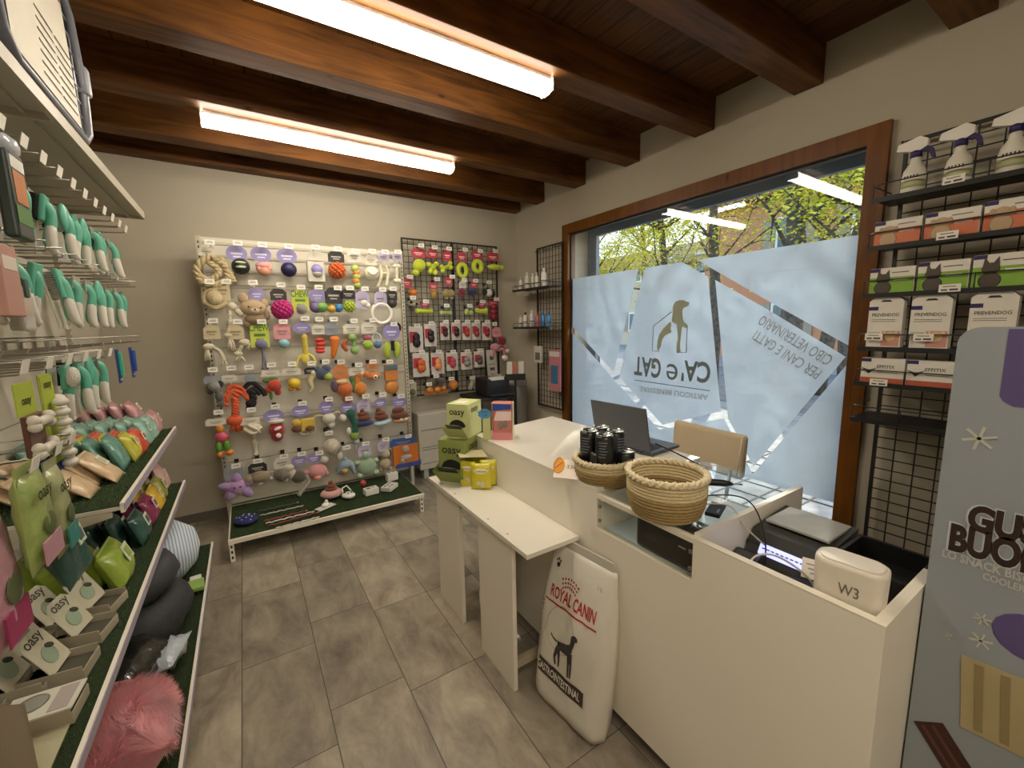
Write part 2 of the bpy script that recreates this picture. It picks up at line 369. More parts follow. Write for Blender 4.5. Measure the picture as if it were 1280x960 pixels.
house(19, -3.0, 12.4, 6.6, mat('c98a66', .9, var=.05), 'orange rendered house with shutters across the street')
house(24, 14.5, 27, 5.2, mat('cbb79a', .9, var=.05), 'cream house across the street behind the yellow trees', '8a6a55')
BARK = mat('4a4038', .95, c2='6b5f52', scale=14., bump=.6)
LEAF = [mat('d9cf3a', .7, var=.25, scale=3.), mat('a9b13a', .7, var=.25, scale=3.)]
def tree(x, y, h, seed, nl, leaf, label, spread=1.5, lean=0., r0=.14, zc=3.9):
    rnd = random.Random(seed); t = thing('tree', label, 'tree', (x, y, -.12), group='trees along the street')
    tr = MB(BARK); pts = [Vector((0, 0, 0))]; d = Vector((rnd.uniform(-.06, .06), lean, 1)).normalized()
    for i in range(9):
        d = (d+Vector((rnd.uniform(-.07, .07), rnd.uniform(-.10, .10), .06))).normalized(); pts.append(pts[-1]+d*h/9)
    tr.tube(pts, [r0*(1-.07*i) for i in range(10)], 8); tips = []
    for k in range(16):
        p = pts[rnd.randint(4, 8)]; a = rnd.uniform(0, 2*PI); q = [p]; d = Vector((math.cos(a), math.sin(a), rnd.uniform(.2, 1.1))).normalized()
        for j in range(5): d = (d+Vector((rnd.uniform(-.2, .2), rnd.uniform(-.2, .2), rnd.uniform(-.12, .2)))).normalized(); q.append(q[-1]+d*spread*.24)
        tr.tube(q, [r0*.28, r0*.2, r0*.14, r0*.09, r0*.06, r0*.04], 5); tips += q[2:]
        for j in range(3):
            e_ = rnd.choice(q[1:5]); d2 = Vector((rnd.uniform(-1, 1), rnd.uniform(-1, 1), rnd.uniform(-.2, .9))).normalized(); f_ = e_+d2*spread*.4; tr.tube([e_, (e_+f_)/2+Vector((0, 0, .05)), f_], [r0*.09, r0*.06, r0*.03], 4); tips.append(f_); tips.append((e_+f_)/2)
    part('trunk', tr, t)
    lf = MB(leaf)
    for i in range(nl):
        g = .17 if rnd.random() < .6 else .42
        c = rnd.choice(tips)+Vector((rnd.gauss(0, g), rnd.gauss(0, g), rnd.gauss(0, g)))
        s = rnd.uniform(.022, .046); M_ = TR(c) @ RZ(rnd.uniform(0, 6.3)) @ RX(rnd.uniform(0, 6.3))
        lf.add([(-s, 0, 0), (0, -s*.6, s*.15), (s, 0, 0), (0, s*.6, s*.15)], [(0, 1, 2, 3)], False, M_)
    part('foliage', lf, t)
tree(10.2, 10.6, 6.0, 1, 24000, LEAF[0], 'yellow-leaved tree at the left end of the window view', 2.3, -.05)
tree(12.5, 10.6, 6.4, 2, 21000, LEAF[1], 'tree with yellow-green leaves seen left of the window middle', 2.4, .05)
tree(8.9, 6.75, 5.8, 3, 7500, LEAF[0], 'leaning dark trunk with yellow leaves left of the window middle', 1.7, .10, .13)
tree(9.3, 5.75, 6.2, 4, 3900, LEAF[0], 'dark trunk near the middle of the window view', 1.7, -.02, .15)
tree(8.4, 3.68, 6.2, 5, 3300, LEAF[1], 'thick dark trunk right of the window middle', 1.6, .0, .24)
tree(10.4, 4.0, 6.4, 6, 6000, LEAF[0], 'slender trunk farther back behind the thick one', 1.9, -.03, .17)
tree(8.9, 2.95, 6., 7, 9000, LEAF[0], 'curved trunk with yellow leaves at the right end of the window view', 1.7, -.0, .17)

# ================================================================ frosted film on the glass, with clear strips
def film_mat():
    m = bpy.data.materials.new('frosted_film'); m.use_nodes = True; n = m.node_tree.nodes; l = m.node_tree.links; n.remove(n['Principled BSDF'])
    tl = n.new('ShaderNodeBsdfTranslucent'); tl.inputs[0].default_value = (.50, .565, .63, 1)
    df = n.new('ShaderNodeBsdfDiffuse'); df.inputs[0].default_value = (.5, .54, .58, 1)
    rf = n.new('ShaderNodeBsdfRefraction'); rf.inputs['Roughness'].default_value = .55; rf.inputs['IOR'].default_value = 1.02; rf.inputs[0].default_value = (.75, .82, .92, 1)
    gl = n.new('ShaderNodeBsdfGlossy'); gl.inputs['Roughness'].default_value = .12
    a = n.new('ShaderNodeMixShader'); a.inputs[0].default_value = .35; l.new(tl.outputs[0], a.inputs[1]); l.new(df.outputs[0], a.inputs[2])
    c = n.new('ShaderNodeMixShader'); c.inputs[0].default_value = .18; l.new(a.outputs[0], c.inputs[1]); l.new(rf.outputs[0], c.inputs[2])
    d = n.new('ShaderNodeMixShader'); d.inputs[0].default_value = .04; l.new(c.outputs[0], d.inputs[1]); l.new(gl.outputs[0], d.inputs[2])
    l.new(d.outputs[0], n['Material Output'].inputs[0]); return m
FILM = film_mat()
gxf = XR+.0205
def yz(px, py): p = onX(px, py, gxf); return (p.y, p.z)
PYZ = Matrix(((0, 0, 1, 0), (1, 0, 0, 0), (0, 1, 0, 0), (0, 0, 0, 1)))   # local (a,b) -> (y,z), extrude +x
fm = MB(FILM)
TOPZ = yz(1081, 292.5)[1]
A = [(718, 345), (798, 334), (767, 465), (719, 408)]
C = [(806, 333), (853, 326), (885, 346), (901, 514), (828, 531), (774, 471)]
D = [(894, 350), (953, 383), (1057, 446), (942, 583), (910, 523)]
E_ = [(871, 323), (1082, 292.5), (1066, 434), (967, 380)]
ys = [yz(*p) for p in A]; A_ = [(3.114, TOPZ), (ys[1][0], TOPZ), ys[2], (3.114, ys[3][1])]
c = [yz(*p) for p in C]; c[0] = (c[0][0], TOPZ); c[1] = (c[1][0], TOPZ)
e = [yz(*p) for p in E_]; e[0] = (e[0][0], TOPZ); e[1] = (.893, TOPZ); e[2] = (.893, e[2][1])
H = [yz(*p) for p in [(720, 415), (768, 475), (824, 537), (905, 523), (941, 593), (1064, 451)]]
FB = yz(1048, 630)[1]
H = [(3.114, H[0][1])]+H[1:5]+[(.893, H[5][1]), (.893, FB), (3.114, FB)]
for pl in (A_, c, [yz(*p) for p in D], e, H):
    fm.prism(pl, .0008, TR(gxf, 0, 0) @ PYZ)
film = part('frosted_film', fm, wn)
# lettering is read from the street, so it is mirrored in here
INK = mat('6f7a80', .7, var=0.); INK2 = mat('99a3a6', .7, var=0.); INK3 = mat('a2a68f', .7, var=0.)
gl_ = gxf-.0012
def wtext(mb, s, p0, p1, hpx, bold=0., narrow=1., up=None):
    a = onX(*p0, gl_); b = onX(*p1, gl_); mid = (a+b)/2; w = (a-b).length; ang = math.atan2(a.z-b.z, a.y-b.y)
    T = TR(mid) @ Matrix(((0, 0, 1, 0), (1, 0, 0, 0), (0, 1, 0, 0), (0, 0, 0, 1))) @ RZ(ang)
    mb.text(s, hpx, T, bold, narrow, w, mirror=True)
def wmid(p, q): return ((p[0]+q[0])/2, (p[1]+q[1])/2)
t1 = MB(INK); wtext(t1, "CA'", (888, 467), (852, 463), .155, .03); wtext(t1, 'GAT', (826, 461), (793, 457), .155, .03)
wtext(t1, 'e', (847, 466), (833, 464), .12, 0.)
a = onX(887, 488.5, gl_); b = onX(793, 475, gl_); part('lettering', t1, film, label='dark grey mirrored shop name')
part('underline', MB(INK).tube([a, b], .0028, 4), film)
t2 = MB(INK2); wtext(t2, 'ARTICOLI BENESSERE', (885, 497), (800, 486), .04, .01); part('lettering', t2, film); t2 = MB(INK2)
wtext(t2, 'CIBO VETERINARIO', (1038, 452), (950, 399), .062, .0); part('lettering', t2, film); t2 = MB(INK2); wtext(t2, 'PER CANI E GATTI', (1024, 469), (943, 418), .062, .0)
part('lettering', t2, film, label='pale grey mirrored lettering')
lg = MB(INK3)
def lpoly(mb, pts): mb.prism([(onX(800+x/6.857, 360+y/6.857, gl_).y, onX(800+x/6.857, 360+y/6.857, gl_).z) for x, y in pts], .0008, TR(gl_, 0, 0) @ PYZ)
lpoly(lg, [(285, 150), (300, 118), (340, 103), (380, 106), (392, 116), (425, 122), (418, 152), (375, 170), (362, 190), (368, 270), (385, 305), (410, 325), (395, 345), (365, 330), (358, 350), (345, 470), (345, 520), (352, 545), (312, 550), (312, 490), (325, 430), (315, 310), (270, 290), (275, 240), (283, 205), (280, 175)])
lpoly(lg, [(255, 290), (270, 300), (262, 350), (272, 378), (250, 392), (215, 405), (190, 440), (180, 500), (160, 535), (145, 520), (150, 450), (165, 400), (200, 345)])
part('logo', lg, film, label='grey-green dog and cat silhouette')
ho = MB(INK2)
for pts in ([(270, 205), (115, 325), (105, 540), (165, 540)], [(385, 300), (405, 325), (395, 552), (315, 552)]):
    ho.tube([onX(800+x/6.857, 360+y/6.857, gl_) for x, y in pts], .004, 4)
part('logo', ho, film, label='thin house outline')
# ================================================================ sales counter
CW = mat('e6dfcf', .38, var=.02, scale=3.); CT = mat('e2dccd', .3, var=.02, scale=3.); EDGE = mat('e6decb', .4, var=.02)
GLC = glass_mat('cabinet_glass', .9, (.97, .99, .98, 1))
ct = thing('sales_counter', 'long beige laminate shop counter with a glass display bay', 'counter', (1.06, .25, 0))
th = .02; DC = .64
def P3(mb, a, b): return mb.b2((a[0]-1.06, a[1]-.25, a[2]), (b[0]-1.06, b[1]-.25, b[2]))
# front board with the cut-out for the display window
fp = MB(CW); x0, x1 = 1.06, 1.08
P3(fp, (x0, .25, .06), (x1, .69, .885)); P3(fp, (x0, .69, .06), (x1, 1.09, .75)); P3(fp, (x0, 1.09, .06), (x1, 2.07, .885))
part('front_board', fp, ct)
part('plinth', P3(MB(mat('8f8674', .6)), (1.11, .27, 0), (1.13, 2.05, .06)), ct)
P_ = MB(CT); P_.prism([(0, 1.092-.25), (.64, 1.092-.25), (.64, 2.18-.25), (.0, 2.07-.25)], .02, TR(0, 0, .886)); part('worktop', P_, ct)
part('end_board', P3(MB(CW), (1.08, .25, 0), (1.40, .272, .886)), ct, label='narrow side facing the freezer')
part('end_board', P3(MB(CW), (1.08, 2.04, .06), (1.70, 2.06, .885)), ct)
rim = MB(EDGE); P3(rim, (1.0595, .2495, .886), (1.0815, .69, .8895)); P3(rim, (1.08, .2495, .886), (1.40, .2725, .8895)); part('edge_band', rim, ct)
part('partition', P3(MB(CW), (1.08, .68, .30), (1.72, .70, .897)), ct); part('partition', P3(MB(CW), (1.08, 1.075, .30), (1.68, 1.09, .885)), ct)
part('shelf_board', P3(MB(mat('bcb199', .6)), (1.08, .272, .66), (1.42, .68, .68)), ct); part('shelf_board', P3(MB(mat('c9bea6', .6)), (1.082, .70, .735), (1.70, 1.075, .75)), ct)
part('glass_pane', P3(MB(GLC), (1.064, .695, .752), (1.069, 1.085, .872)), ct)
part('glass_top', P3(MB(GLC), (1.075, .702, .888), (1.70, 1.09, .896)), ct, label='clear glass top of the display bay')
rr = MB(EDGE); P3(rr, (1.06, .69, .872), (1.082, 1.09, .888)); P3(rr, (1.0595, .69, .7495), (1.066, 1.09, .754)); part('edge_rail', rr, ct, label='metal rail over the display window')
for yy in (.70, 1.08):
    for zz in (.785, .84): part('hinge', MB(mat('9b9890', .3, metal=1)).box((.006, yy-.25, zz), (.008, .012, .012), bev=.002), ct)
wr_ = MB(mat('cfdce6', .5, var=.03)); wr_.b2((.03, .46, .7515), (.62, .82, .754)); part('lining_sheet', wr_, ct, label='pale blue sheet lining the display bay')
# black box in the display bay
bx = MB(mat('0e0c0b', .25)).box((0, 0, .055), (.14, .22, .11), bev=.012); o = thing('cash_box', 'black box behind the display window of the counter', 'box', (1.155, .815, .7545))
part('case', bx, o); part('badge', MB(mat('a9a69c', .4)).b2((-.0712, -.085, .07), (-.070, -.06, .075)), o)
# lower shelf table in front
lt = thing('side_shelf', 'low white shelf table on two board legs in front of the counter', 'table', (.82, 1.22, 0))
def P4(mb, a, b): return mb.b2((a[0]-.82, a[1]-1.22, a[2]), (b[0]-.82, b[1]-1.22, b[2]))
part('table_top', P4(MB(CT), (.805, 1.185, .662), (1.058, 2.16, .68)), lt)
part('leg', P4(MB(CW), (.82, 1.315, 0), (.838, 1.60, .662)), lt); part('leg', P4(MB(CW), (.82, 1.80, 0), (.838, 2.09, .662)), lt)
part('crossboard', P4(MB(mat('a89c84', .6)), (.838, 1.315, .10), (1.10, 1.333, .14)), lt)
part('crossboard', P4(MB(mat('a89c84', .6)), (.838, 1.80, .10), (1.058, 1.818, .14)), lt)
for y in (1.36, 1.52, 1.86, 2.02): part('screw_cap', MB(mat('7a6a50', .5)).cyl((.01, y-1.22, .6802), (.01, y-1.22, .6812), .004, n=8), lt)
# wrapped bag stored under the side shelf
pb = MB(mat('d8d6cf', .2, var=.1, bump=.8, scale=18., coat=.5)); pb.pillow(.17, .46, .16, TR(0, 0, .24) , wob=.3, seed=4)
solo('plastic_bag', pb, 'crumpled clear plastic bag standing under the side shelf', 'bag', (.97, 1.70, .0), (0, 0, 1.45))
# ---------------------------------------------------------------- dog food sack leaning on the counter
def kibble_sack():
    t = thing('dog_food_sack', 'big white ROYAL CANIN GASTROINTESTINAL dog food sack leaning on the counter', 'pet food bag', (.955, 1.115, .008), (0, 0, 0))
    w, h, d = .335, .63, .125
    t.rotation_euler = (math.radians(-7), 0, math.radians(-84))
    sk = MB(mat('d6d0c2', .3, var=.06, bump=.7, scale=7., coat=.3)); n, m_ = 22, 30; vs = []; fs = []
    def surf(u, v, sd):   # u -1..1, v 0..1
        k = max(0, 1-abs(u)**9)**.5 * (min(1, (1-v)*2.2))**.7 * min(1, .8+v*4)
        wv = noise.noise(Vector((u*3, v*6, sd*5)))*.006 + noise.noise(Vector((u*9, v*11, sd*3)))*.003
        return Vector((w/2*u*(1-.10*min(1, max(0, v-.75)*3)+.05*math.sin(v*PI)), sd*(d/2*k+.002)+wv*k, h*v))
    for sd in (-1, 1):
        for j in range(m_+1):
            for i in range(n+1): vs.append(surf(i/n*2-1, j/m_, sd))
    q = (n+1)*(m_+1)
    for s_ in (0, 1):
        for j in range(m_):
            for i in range(n):
                a = s_*q+j*(n+1)+i; f = (a, a+1, a+n+2, a+n+1); fs.append(f if s_ == 0 else f[::-1])
    rim_ = [i for i in range(n+1)]+[j*(n+1)+n for j in range(1, m_+1)]+[m_*(n+1)+i for i in range(n-1, -1, -1)]+[j*(n+1) for j in range(m_-1, 0, -1)]
    for a, b in zip(rim_, rim_[1:]+rim_[:1]): fs.append((b, a, q+a, q+b))
    sk.add(vs, fs, True); part('sack', sk, t)
    def wrap(mb, off=.0025):     # drape flat (x,z) print onto the front skin
        mb2 = []
        for p in mb.v: p.x *= .84; p.z *= 1.05
        for p in mb.v:
            u = max(-.97, min(.97, p.x/(w/2))); v = max(.01, min(.99, p.z/h)); sfc = surf(u, v, -1); mb2.append(Vector((p.x, sfc.y-off, p.z)))
        mb.v = mb2; return mb
    def strip(mb, xa, xb, za, zb, nx=12):
        v_ = []; f_ = []
        for j in range(4):
            for i in range(nx+1): v_.append((xa+(xb-xa)*i/nx, 0, za+(zb-za)*j/3))
        for j in range(3):
            for i in range(nx): a = j*(nx+1)+i; f_.append((a, a+1, a+nx+2, a+nx+1))
        return mb.add(v_, f_)
    red = mat('b3282b', .4, var=0.)
    a = MB(red); a.ftext('ROYAL CANIN', .046, (-.0, 0, .435), .02, .27); strip(a, -.165, .15, .392, .398)
    for i in range(7):
        for j in range(3): a.sph((-.03+(i-3)*(.012+.002*j), 0, .475+j*.014-.0012*(i-3)**2), (.0045, .001, .0045), 6, 4)
    part('brand_print', wrap(a), t, label='red brand name under a red crown')
    k = MB(mat('3a2c24', .4)); strip(k, -.185, .125, .11, .165); part('name_band', wrap(k, .003), t, label='dark brown band')
    k = MB(mat('e8e2d4', .4)); k.ftext('GASTROINTESTINAL', .03, (-.03, 0, .137), .015, .27); part('band_print', wrap(k, .0042), t)
    k = MB(mat('3b3835', .5))
    k.tube([(-.055, 0, .18), (-.06, 0, .21), (-.045, 0, .25)], [.006, .008, .012], 6); k.tube([(-.035, 0, .18), (-.035, 0, .21), (-.04, 0, .245)], [.005, .006, .01], 6)
    k.tube([(-.05, 0, .26), (-.02, 0, .262), (.015, 0, .268), (.035, 0, .285)], [.013, .017, .02, .014], 8); k.tube([(.03, 0, .175), (.03, 0, .22), (.025, 0, .26)], [.005, .006, .012], 6); k.tube([(.045, 0, .18), (.044, 0, .22), (.035, 0, .265)], [.005, .006, .012], 6)
    k.tube([(.03, 0, .28), (.042, 0, .305), (.045, 0, .325)], [.013, .011, .012], 6); k.sph((.052, 0, .328), (.017, .003, .011), 8, 6); k.tube([(-.055, 0, .268), (-.08, 0, .275), (-.09, 0, .288)], [.004, .003, .002], 5)
    for p in k.v: p.y *= .05
    part('dog_print', wrap(k, .003), t, label='dark dog drawing')
    k = MB(mat('8b8880', .5)); pts = [(.05*math.cos(i/24*2*PI)*1.7-.04, 0, .315+.085*math.sin(i/24*2*PI)) for i in range(25)]
    k.tube(pts, .0008, 4); k.ftext('2 kg', .016, (.125, 0, .53), .0); part('fine_print', wrap(k, .001), t)
    k = MB(mat('4b4640', .5)); k.ftext('VETERINARY', .02, (-.172, 0, .30), .0, .18, PI/2); part('side_print', wrap(k, .003), t)
    k = MB(mat('2e2a26', .5)); k.sph((-.125, 0, .53), (.011, .001, .009), 8, 6)
    for i in range(3): k.sph((-.140+.012*i, 0, .545+.005*(i % 2)), (.004, .001, .006), 6, 4)
    part('paw_print', wrap(k, .0025), t)
    g = MB(mat('bdb8aa', .4)); g.b2((-.14, -.004, h-.004), (.14, .004, h+.03), bev=.001); part('crimped_top', g, t)
kibble_sack()
# ================================================================ on the counter
def rope_basket(r, nr, label, loc, flare=1.04, split=.55):
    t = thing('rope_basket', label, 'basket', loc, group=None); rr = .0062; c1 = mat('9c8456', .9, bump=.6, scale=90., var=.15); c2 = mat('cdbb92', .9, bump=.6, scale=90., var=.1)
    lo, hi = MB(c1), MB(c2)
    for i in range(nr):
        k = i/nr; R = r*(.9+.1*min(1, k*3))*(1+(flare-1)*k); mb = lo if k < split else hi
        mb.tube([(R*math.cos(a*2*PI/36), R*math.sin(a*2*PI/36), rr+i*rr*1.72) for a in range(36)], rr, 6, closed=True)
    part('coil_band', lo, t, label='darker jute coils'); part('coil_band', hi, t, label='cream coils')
    b = MB(c1); b.cyl((0, 0, .003), (0, 0, .008), r*.9, n=32); part('base', b, t)
    z = rr*1.72*nr+.004; R = r*flare
    for ph in range(3):
        bm_ = MB(mat('d8c8a4', .9, bump=.6, scale=90.)); n = 96
        bm_.tube([((R+.006*math.cos(a*2*PI/n*12+ph*2*PI/3))*math.cos(a*2*PI/n), (R+.006*math.cos(a*2*PI/n*12+ph*2*PI/3))*math.sin(a*2*PI/n), z+.0065*math.sin(2*(a*2*PI/n*12+ph*2*PI/3))) for a in range(n)], .0072, 5, closed=True)
        part('braided_rim', bm_, t)
    return t
rope_basket(.118, 12, 'empty tall rope basket with a braided rim on the counter corner', (1.135, .845, .8965))
rope_basket(.105, 8, 'low rope basket holding black cans on the counter', (1.165, 1.165, .8965+.0))
blk = mat('17181c', .3, spec=.6); tin = mat('b9b9ae', .25, metal=.9)
def can(loc, rz, label):
    t = thing('can', label, 'can', loc, (0, 0, rz), 'black drink cans in the low rope basket'); r = .036; h = .118
    part('body', MB(blk).lathe([(r-.004, 0), (r, .005), (r, h-.012), (r-.005, h-.004)], n=24), t)
    part('lid', MB(tin).lathe([(r-.012, h-.006), (r-.006, h-.006), (r-.005, h), (r-.003, h-.001), (r-.004, h-.005)], n=24).cyl((0, 0, h-.008), (0, 0, h-.005), r-.007, n=24), t)
    part('pull_tab', MB(tin).box((0, .006, h-.003), (.012, .022, .002), bev=.0008), t)
    p = MB(mat('aab4bd', .4)); 
    for k, (s_, hh) in enumerate((('Monge', .011), ('VetSolution', .006))):
        v, f, w, h0 = text_mesh(s_); q = hh/h0
        p.add([((r+.0006)*math.sin((a.y*0+a.x*q)/r), -(r+.0006)*math.cos(a.x*q/r), .075-k*.016+a.y*q) for a in v], f)
    part('label_print', p, t) if False else None
    p = MB(mat('8d98a3', .4)); 
    for k in range(6):
        a0 = -.5; a1 = .45-.1*(k % 3)
        for j in range(6):
            u0 = a0+(a1-a0)*j/6; u1 = a0+(a1-a0)*(j+.7)/6; z = .088-k*.011
            p.add([(( r+.0006)*math.sin(u0), -(r+.0006)*math.cos(u0), z), ((r+.0006)*math.sin(u1), -(r+.0006)*math.cos(u1), z), ((r+.0006)*math.sin(u1), -(r+.0006)*math.cos(u1), z+.004), ((r+.0006)*math.sin(u0), -(r+.0006)*math.cos(u0), z+.004)], [(0, 1, 2, 3)])
    part('label_print', p, t, label='grey print')
for (x, y, z, rz, lb) in [(1.125, 1.118, .985, -.9, 'black can nearest the tall basket, on the upper layer'), (1.122, 1.20, .985, -1.1, 'black can at the left front above the price card'), (1.20, 1.135, .985, 0, 'black can at the back right of the upper layer'),
                          (1.197, 1.212, .985, .3, 'black can at the back of the upper layer'), (1.215, 1.095, .91, 0, 'black can low in the basket showing only its lid, right of the stack'), ]:
    can((x, y, z), rz, lb)
for (x, y, lb) in [(1.12, 1.14, 'black can on the lower layer inside the low basket, near side'), (1.14, 1.222, 'black can on the lower layer inside the low basket, far side')]: can((x, y, .91), 0, lb)
# price card leaning against the low basket
pc = thing('price_card', 'hand-written white price card with an orange oval logo, leaning on the low basket', 'price tag', (1.035, 1.235, .908), (math.radians(-48), math.radians(0), math.radians(-52)))
part('paper', MB(mat('ece2d4', .6)).box((.01, 0, .042), (.13, .0012, .084)), pc)
p = MB(mat('e39a2c', .5)); p.tube([(-.04+.020*math.cos(a*PI/10), -.0014, .056+.034*math.sin(a*PI/10)) for a in range(20)], .0035, 5, closed=True); p.sph((-.04, -.001, .056), (.019, .0012, .032), 16, 8); part('logo', p, pc, label='orange oval')
p = MB(mat('c8332e', .5)); p.tube([(-.055, -.003, .04), (-.024, -.003, .074)], .0014, 4); part('logo_stroke', p, pc)
p = MB(mat('3c3a38', .6)); p.ftext('3,50', .018, (.012, -.0012, .052), .0); p.ftext('€', .012, (.04, -.0012, .03)); part('handwriting', p, pc)
# laptop
lp = thing('laptop', 'grey open laptop seen from behind on the far side of the counter', 'laptop', (1.50, 1.385, .907), (0, 0, math.radians(-86)))
ly = mat('55585f', .35, metal=.3)
part('base', MB(ly).box((0, .13, .009), (.33, .23, .016), bev=.004), lp)
sc = part('screen_lid', MB(ly).box((0, 0, .11), (.33, .008, .215), bev=.003), lp, (0, .012, .018), (math.radians(-(-12)), 0, 0))
part('display', MB(mat('1b1e24', .15)).b2((-.155, .0042, .012), (.155, .005, .208)), sc)
part('keyboard', MB(mat('1a1a1c', .6)).b2((-.14, .05, .017), (.14, .15, .0185)), lp); part('hinge', MB(mat('2a2a2d', .4)).cyl((-.12, .01, .018), (.12, .01, .018), .006, n=8), lp)
def bez(p, n=10):
    p = [Vector(a) for a in p]; out = []
    for i in range(len(p)-1):
        a = p[max(i-1, 0)]; b = p[i]; c = p[i+1]; d = p[min(i+2, len(p)-1)]
        for k in range(n):
            t = k/n; out.append(.5*((2*b)+(-a+c)*t+(2*a-5*b+4*c-d)*t*t+(-a+3*b-3*c+d)*t**3))
    return out+[p[-1]]
blkp = mat('141416', .45)
cb = thing('power_cable', 'black laptop power cable with a thick plug lying over the glass top', 'cable', (1.55, 1.22, .92))
o3 = Vector((1.55, 1.22, .92))
part('cord', MB(blkp).tube([p-o3 for p in bez([(1.60, 1.26, .95), (1.64, 1.16, .915), (1.60, 1.02, .905), (1.5, .97, .91), (1.40, .90, .93), (1.32, .83, .952)])], .0035, 6), cb)
pl_ = MB(blkp); a, b = Vector((1.345, .845, .95))-o3, Vector((1.405, .775, .95))-o3; pl_.tube([a, a+(b-a)*.1, a+(b-a)*.75, b], [.008, .013, .012, .006], 10); part('plug', pl_, cb)
part('plug_tip', MB(tin).cyl(b, b+(b-a)*.35, .003, n=6), cb)
# grey and black thin cables trailing from the glass to the till
solo('thin_cable', MB(mat('c9c2b4', .5)).tube(bez([(1.26, .80, .902), (1.30, .72, .915), (1.30, .66, .86), (1.35, .60, .80), (1.42, .56, .80)]), .0028, 6), 'pale grey cable hanging over the glass edge down to the till', 'cable')
solo('thin_cable', MB(blkp).tube(bez([(1.27, .86, .902), (1.36, .76, .925), (1.36, .68, .92), (1.33, .62, .84), (1.30, .60, .73)]), .0024, 6), 'thin black cable arching over the glass edge beside the pale one', 'cable')
# chair
ch = thing('office_chair', 'cream upholstered chair behind the counter in front of the window', 'chair', (2.12, 1.375, 0), (0, 0, math.radians(-4)))
cu = mat('c9b697', .7, bump=.2, scale=60.)
sb = MB(cu).box((0, 0, .80), (.05, .46, .24), bev=.022); part('backrest', sb, ch, rot=(0, math.radians(4), 0), loc=(.02, 0, 0))
part('seat', MB(cu).box((-.22, 0, .46), (.44, .46, .07), bev=.03), ch)
chm = mat('8d8b86', .3, metal=1)
for sx in (-.4, -.02):
    for sy in (-.2, .2): part('leg', MB(chm).cyl((sx, sy, 0), (sx*.98, sy*.95, .43), .011, n=8), ch)
for sy in (-.17, .17): part('back_support', MB(chm).cyl((.0, sy, .44), (.045, sy, .72), .01, n=8), ch)
part('piping', MB(mat('d8cdb8', .6)).tube([(-.0, -.235, .70), (.03, -.235, .91)], .004, 5), ch)
# ---------------------------------------------------------------- till well
fp_ = thing('receipt_printer', 'dark till receipt printer with a lit blue text display', 'till', (1.33, .565, .682), (0, 0, math.radians(-90)))
dk = mat('3a3934', .45); dk2 = mat('1b1a19', .4)
part('body', MB(dk2).b2((-.115, 0, 0), (.105, .24, .13), bev=.01), fp_)
hd = MB(dk); hd.prism([(-.03, .07), (.025, .165), (.24, .185), (.24, .12), (.02, .06)], .21, TR(-.105, 0, 0) @ Matrix(((0, 0, 1, 0), (1, 0, 0, 0), (0, 1, 0, 0), (0, 0, 0, 1)))); part('head', hd, fp_)
n_ = Vector((0, -.65, .70)).normalized(); ang = math.atan2(.095, .055)
T_ = TR(0, -.003, .1185) @ RX(ang)
part('display', MB(mat('8f92d8', .3, emit=1.1, var=.02)).box((0, 0, .001), (.135, .034, .003), T_), fp_, label='blue text display')
dt = MB(mat('3d3f86', .5)); 
for k in range(9): dt.box((-.055+k*.0135, .003, .0028), (.009, .004, .0006), T_)
part('display_text', dt, fp_); part('top_cover', MB(mat('a7a59f', .12, spec=.8)).b2((-.09, .07, .178), (.09, .235, .188), bev=.003), fp_)
rt = thing('router', 'white rounded router with a grey logo in the counter corner', 'router', (1.134, .338, .768), (0, 0, math.radians(-84)))
rb = MB(mat('d9d0bf', .35)); w_, d_ = .088, .045
def rrect(w, d, r, n=6):
    out = []
    for cx, cy, a0 in ((w-r, d-r, 0), (-w+r, d-r, 90), (-w+r, -d+r, 180), (w-r, -d+r, 270)):
        for i in range(n+1): a = math.radians(a0+90*i/n); out.append((cx+r*math.cos(a), cy+r*math.sin(a)))
    return out
def stack(mb, secs, smooth=True):
    n = len(secs[0][0]); vs = [(x, y, z) for pts, z in secs for x, y in pts]
    fs = [(j*n+i, j*n+(i+1) % n, (j+1)*n+(i+1) % n, (j+1)*n+i) for j in range(len(secs)-1) for i in range(n)]
    mb.add(vs, fs, smooth); mb.add([(x, y, secs[-1][1]) for x, y in secs[-1][0]], [tuple(range(n))]); mb.add([(x, y, secs[0][1]) for x, y in secs[0][0]], [tuple(reversed(range(n)))]); return mb
stack(rb, [(rrect(.062, .036, .026), 0), (rrect(.064, .038, .028), .02), (rrect(.067, .041, .03), .19), (rrect(.066, .040, .03), .198), (rrect(.062, .036, .028), .200)]); part('body', rb, rt)
part('top_plate', stack(MB(mat('ded6c8', .4)), [(rrect(.058, .033, .026), .2005), (rrect(.058, .033, .026), .203)]), rt)
lgm = MB(mat('6f675a', .4)); lgm.ftext('W3', .026, (.006, -.0412, .145), .01, .038); part('logo', lgm, rt)
part('stand', MB(mat('6f675a', .5)).b2((-.045, -.025, -.086), (.045, .025, 0)), rt)
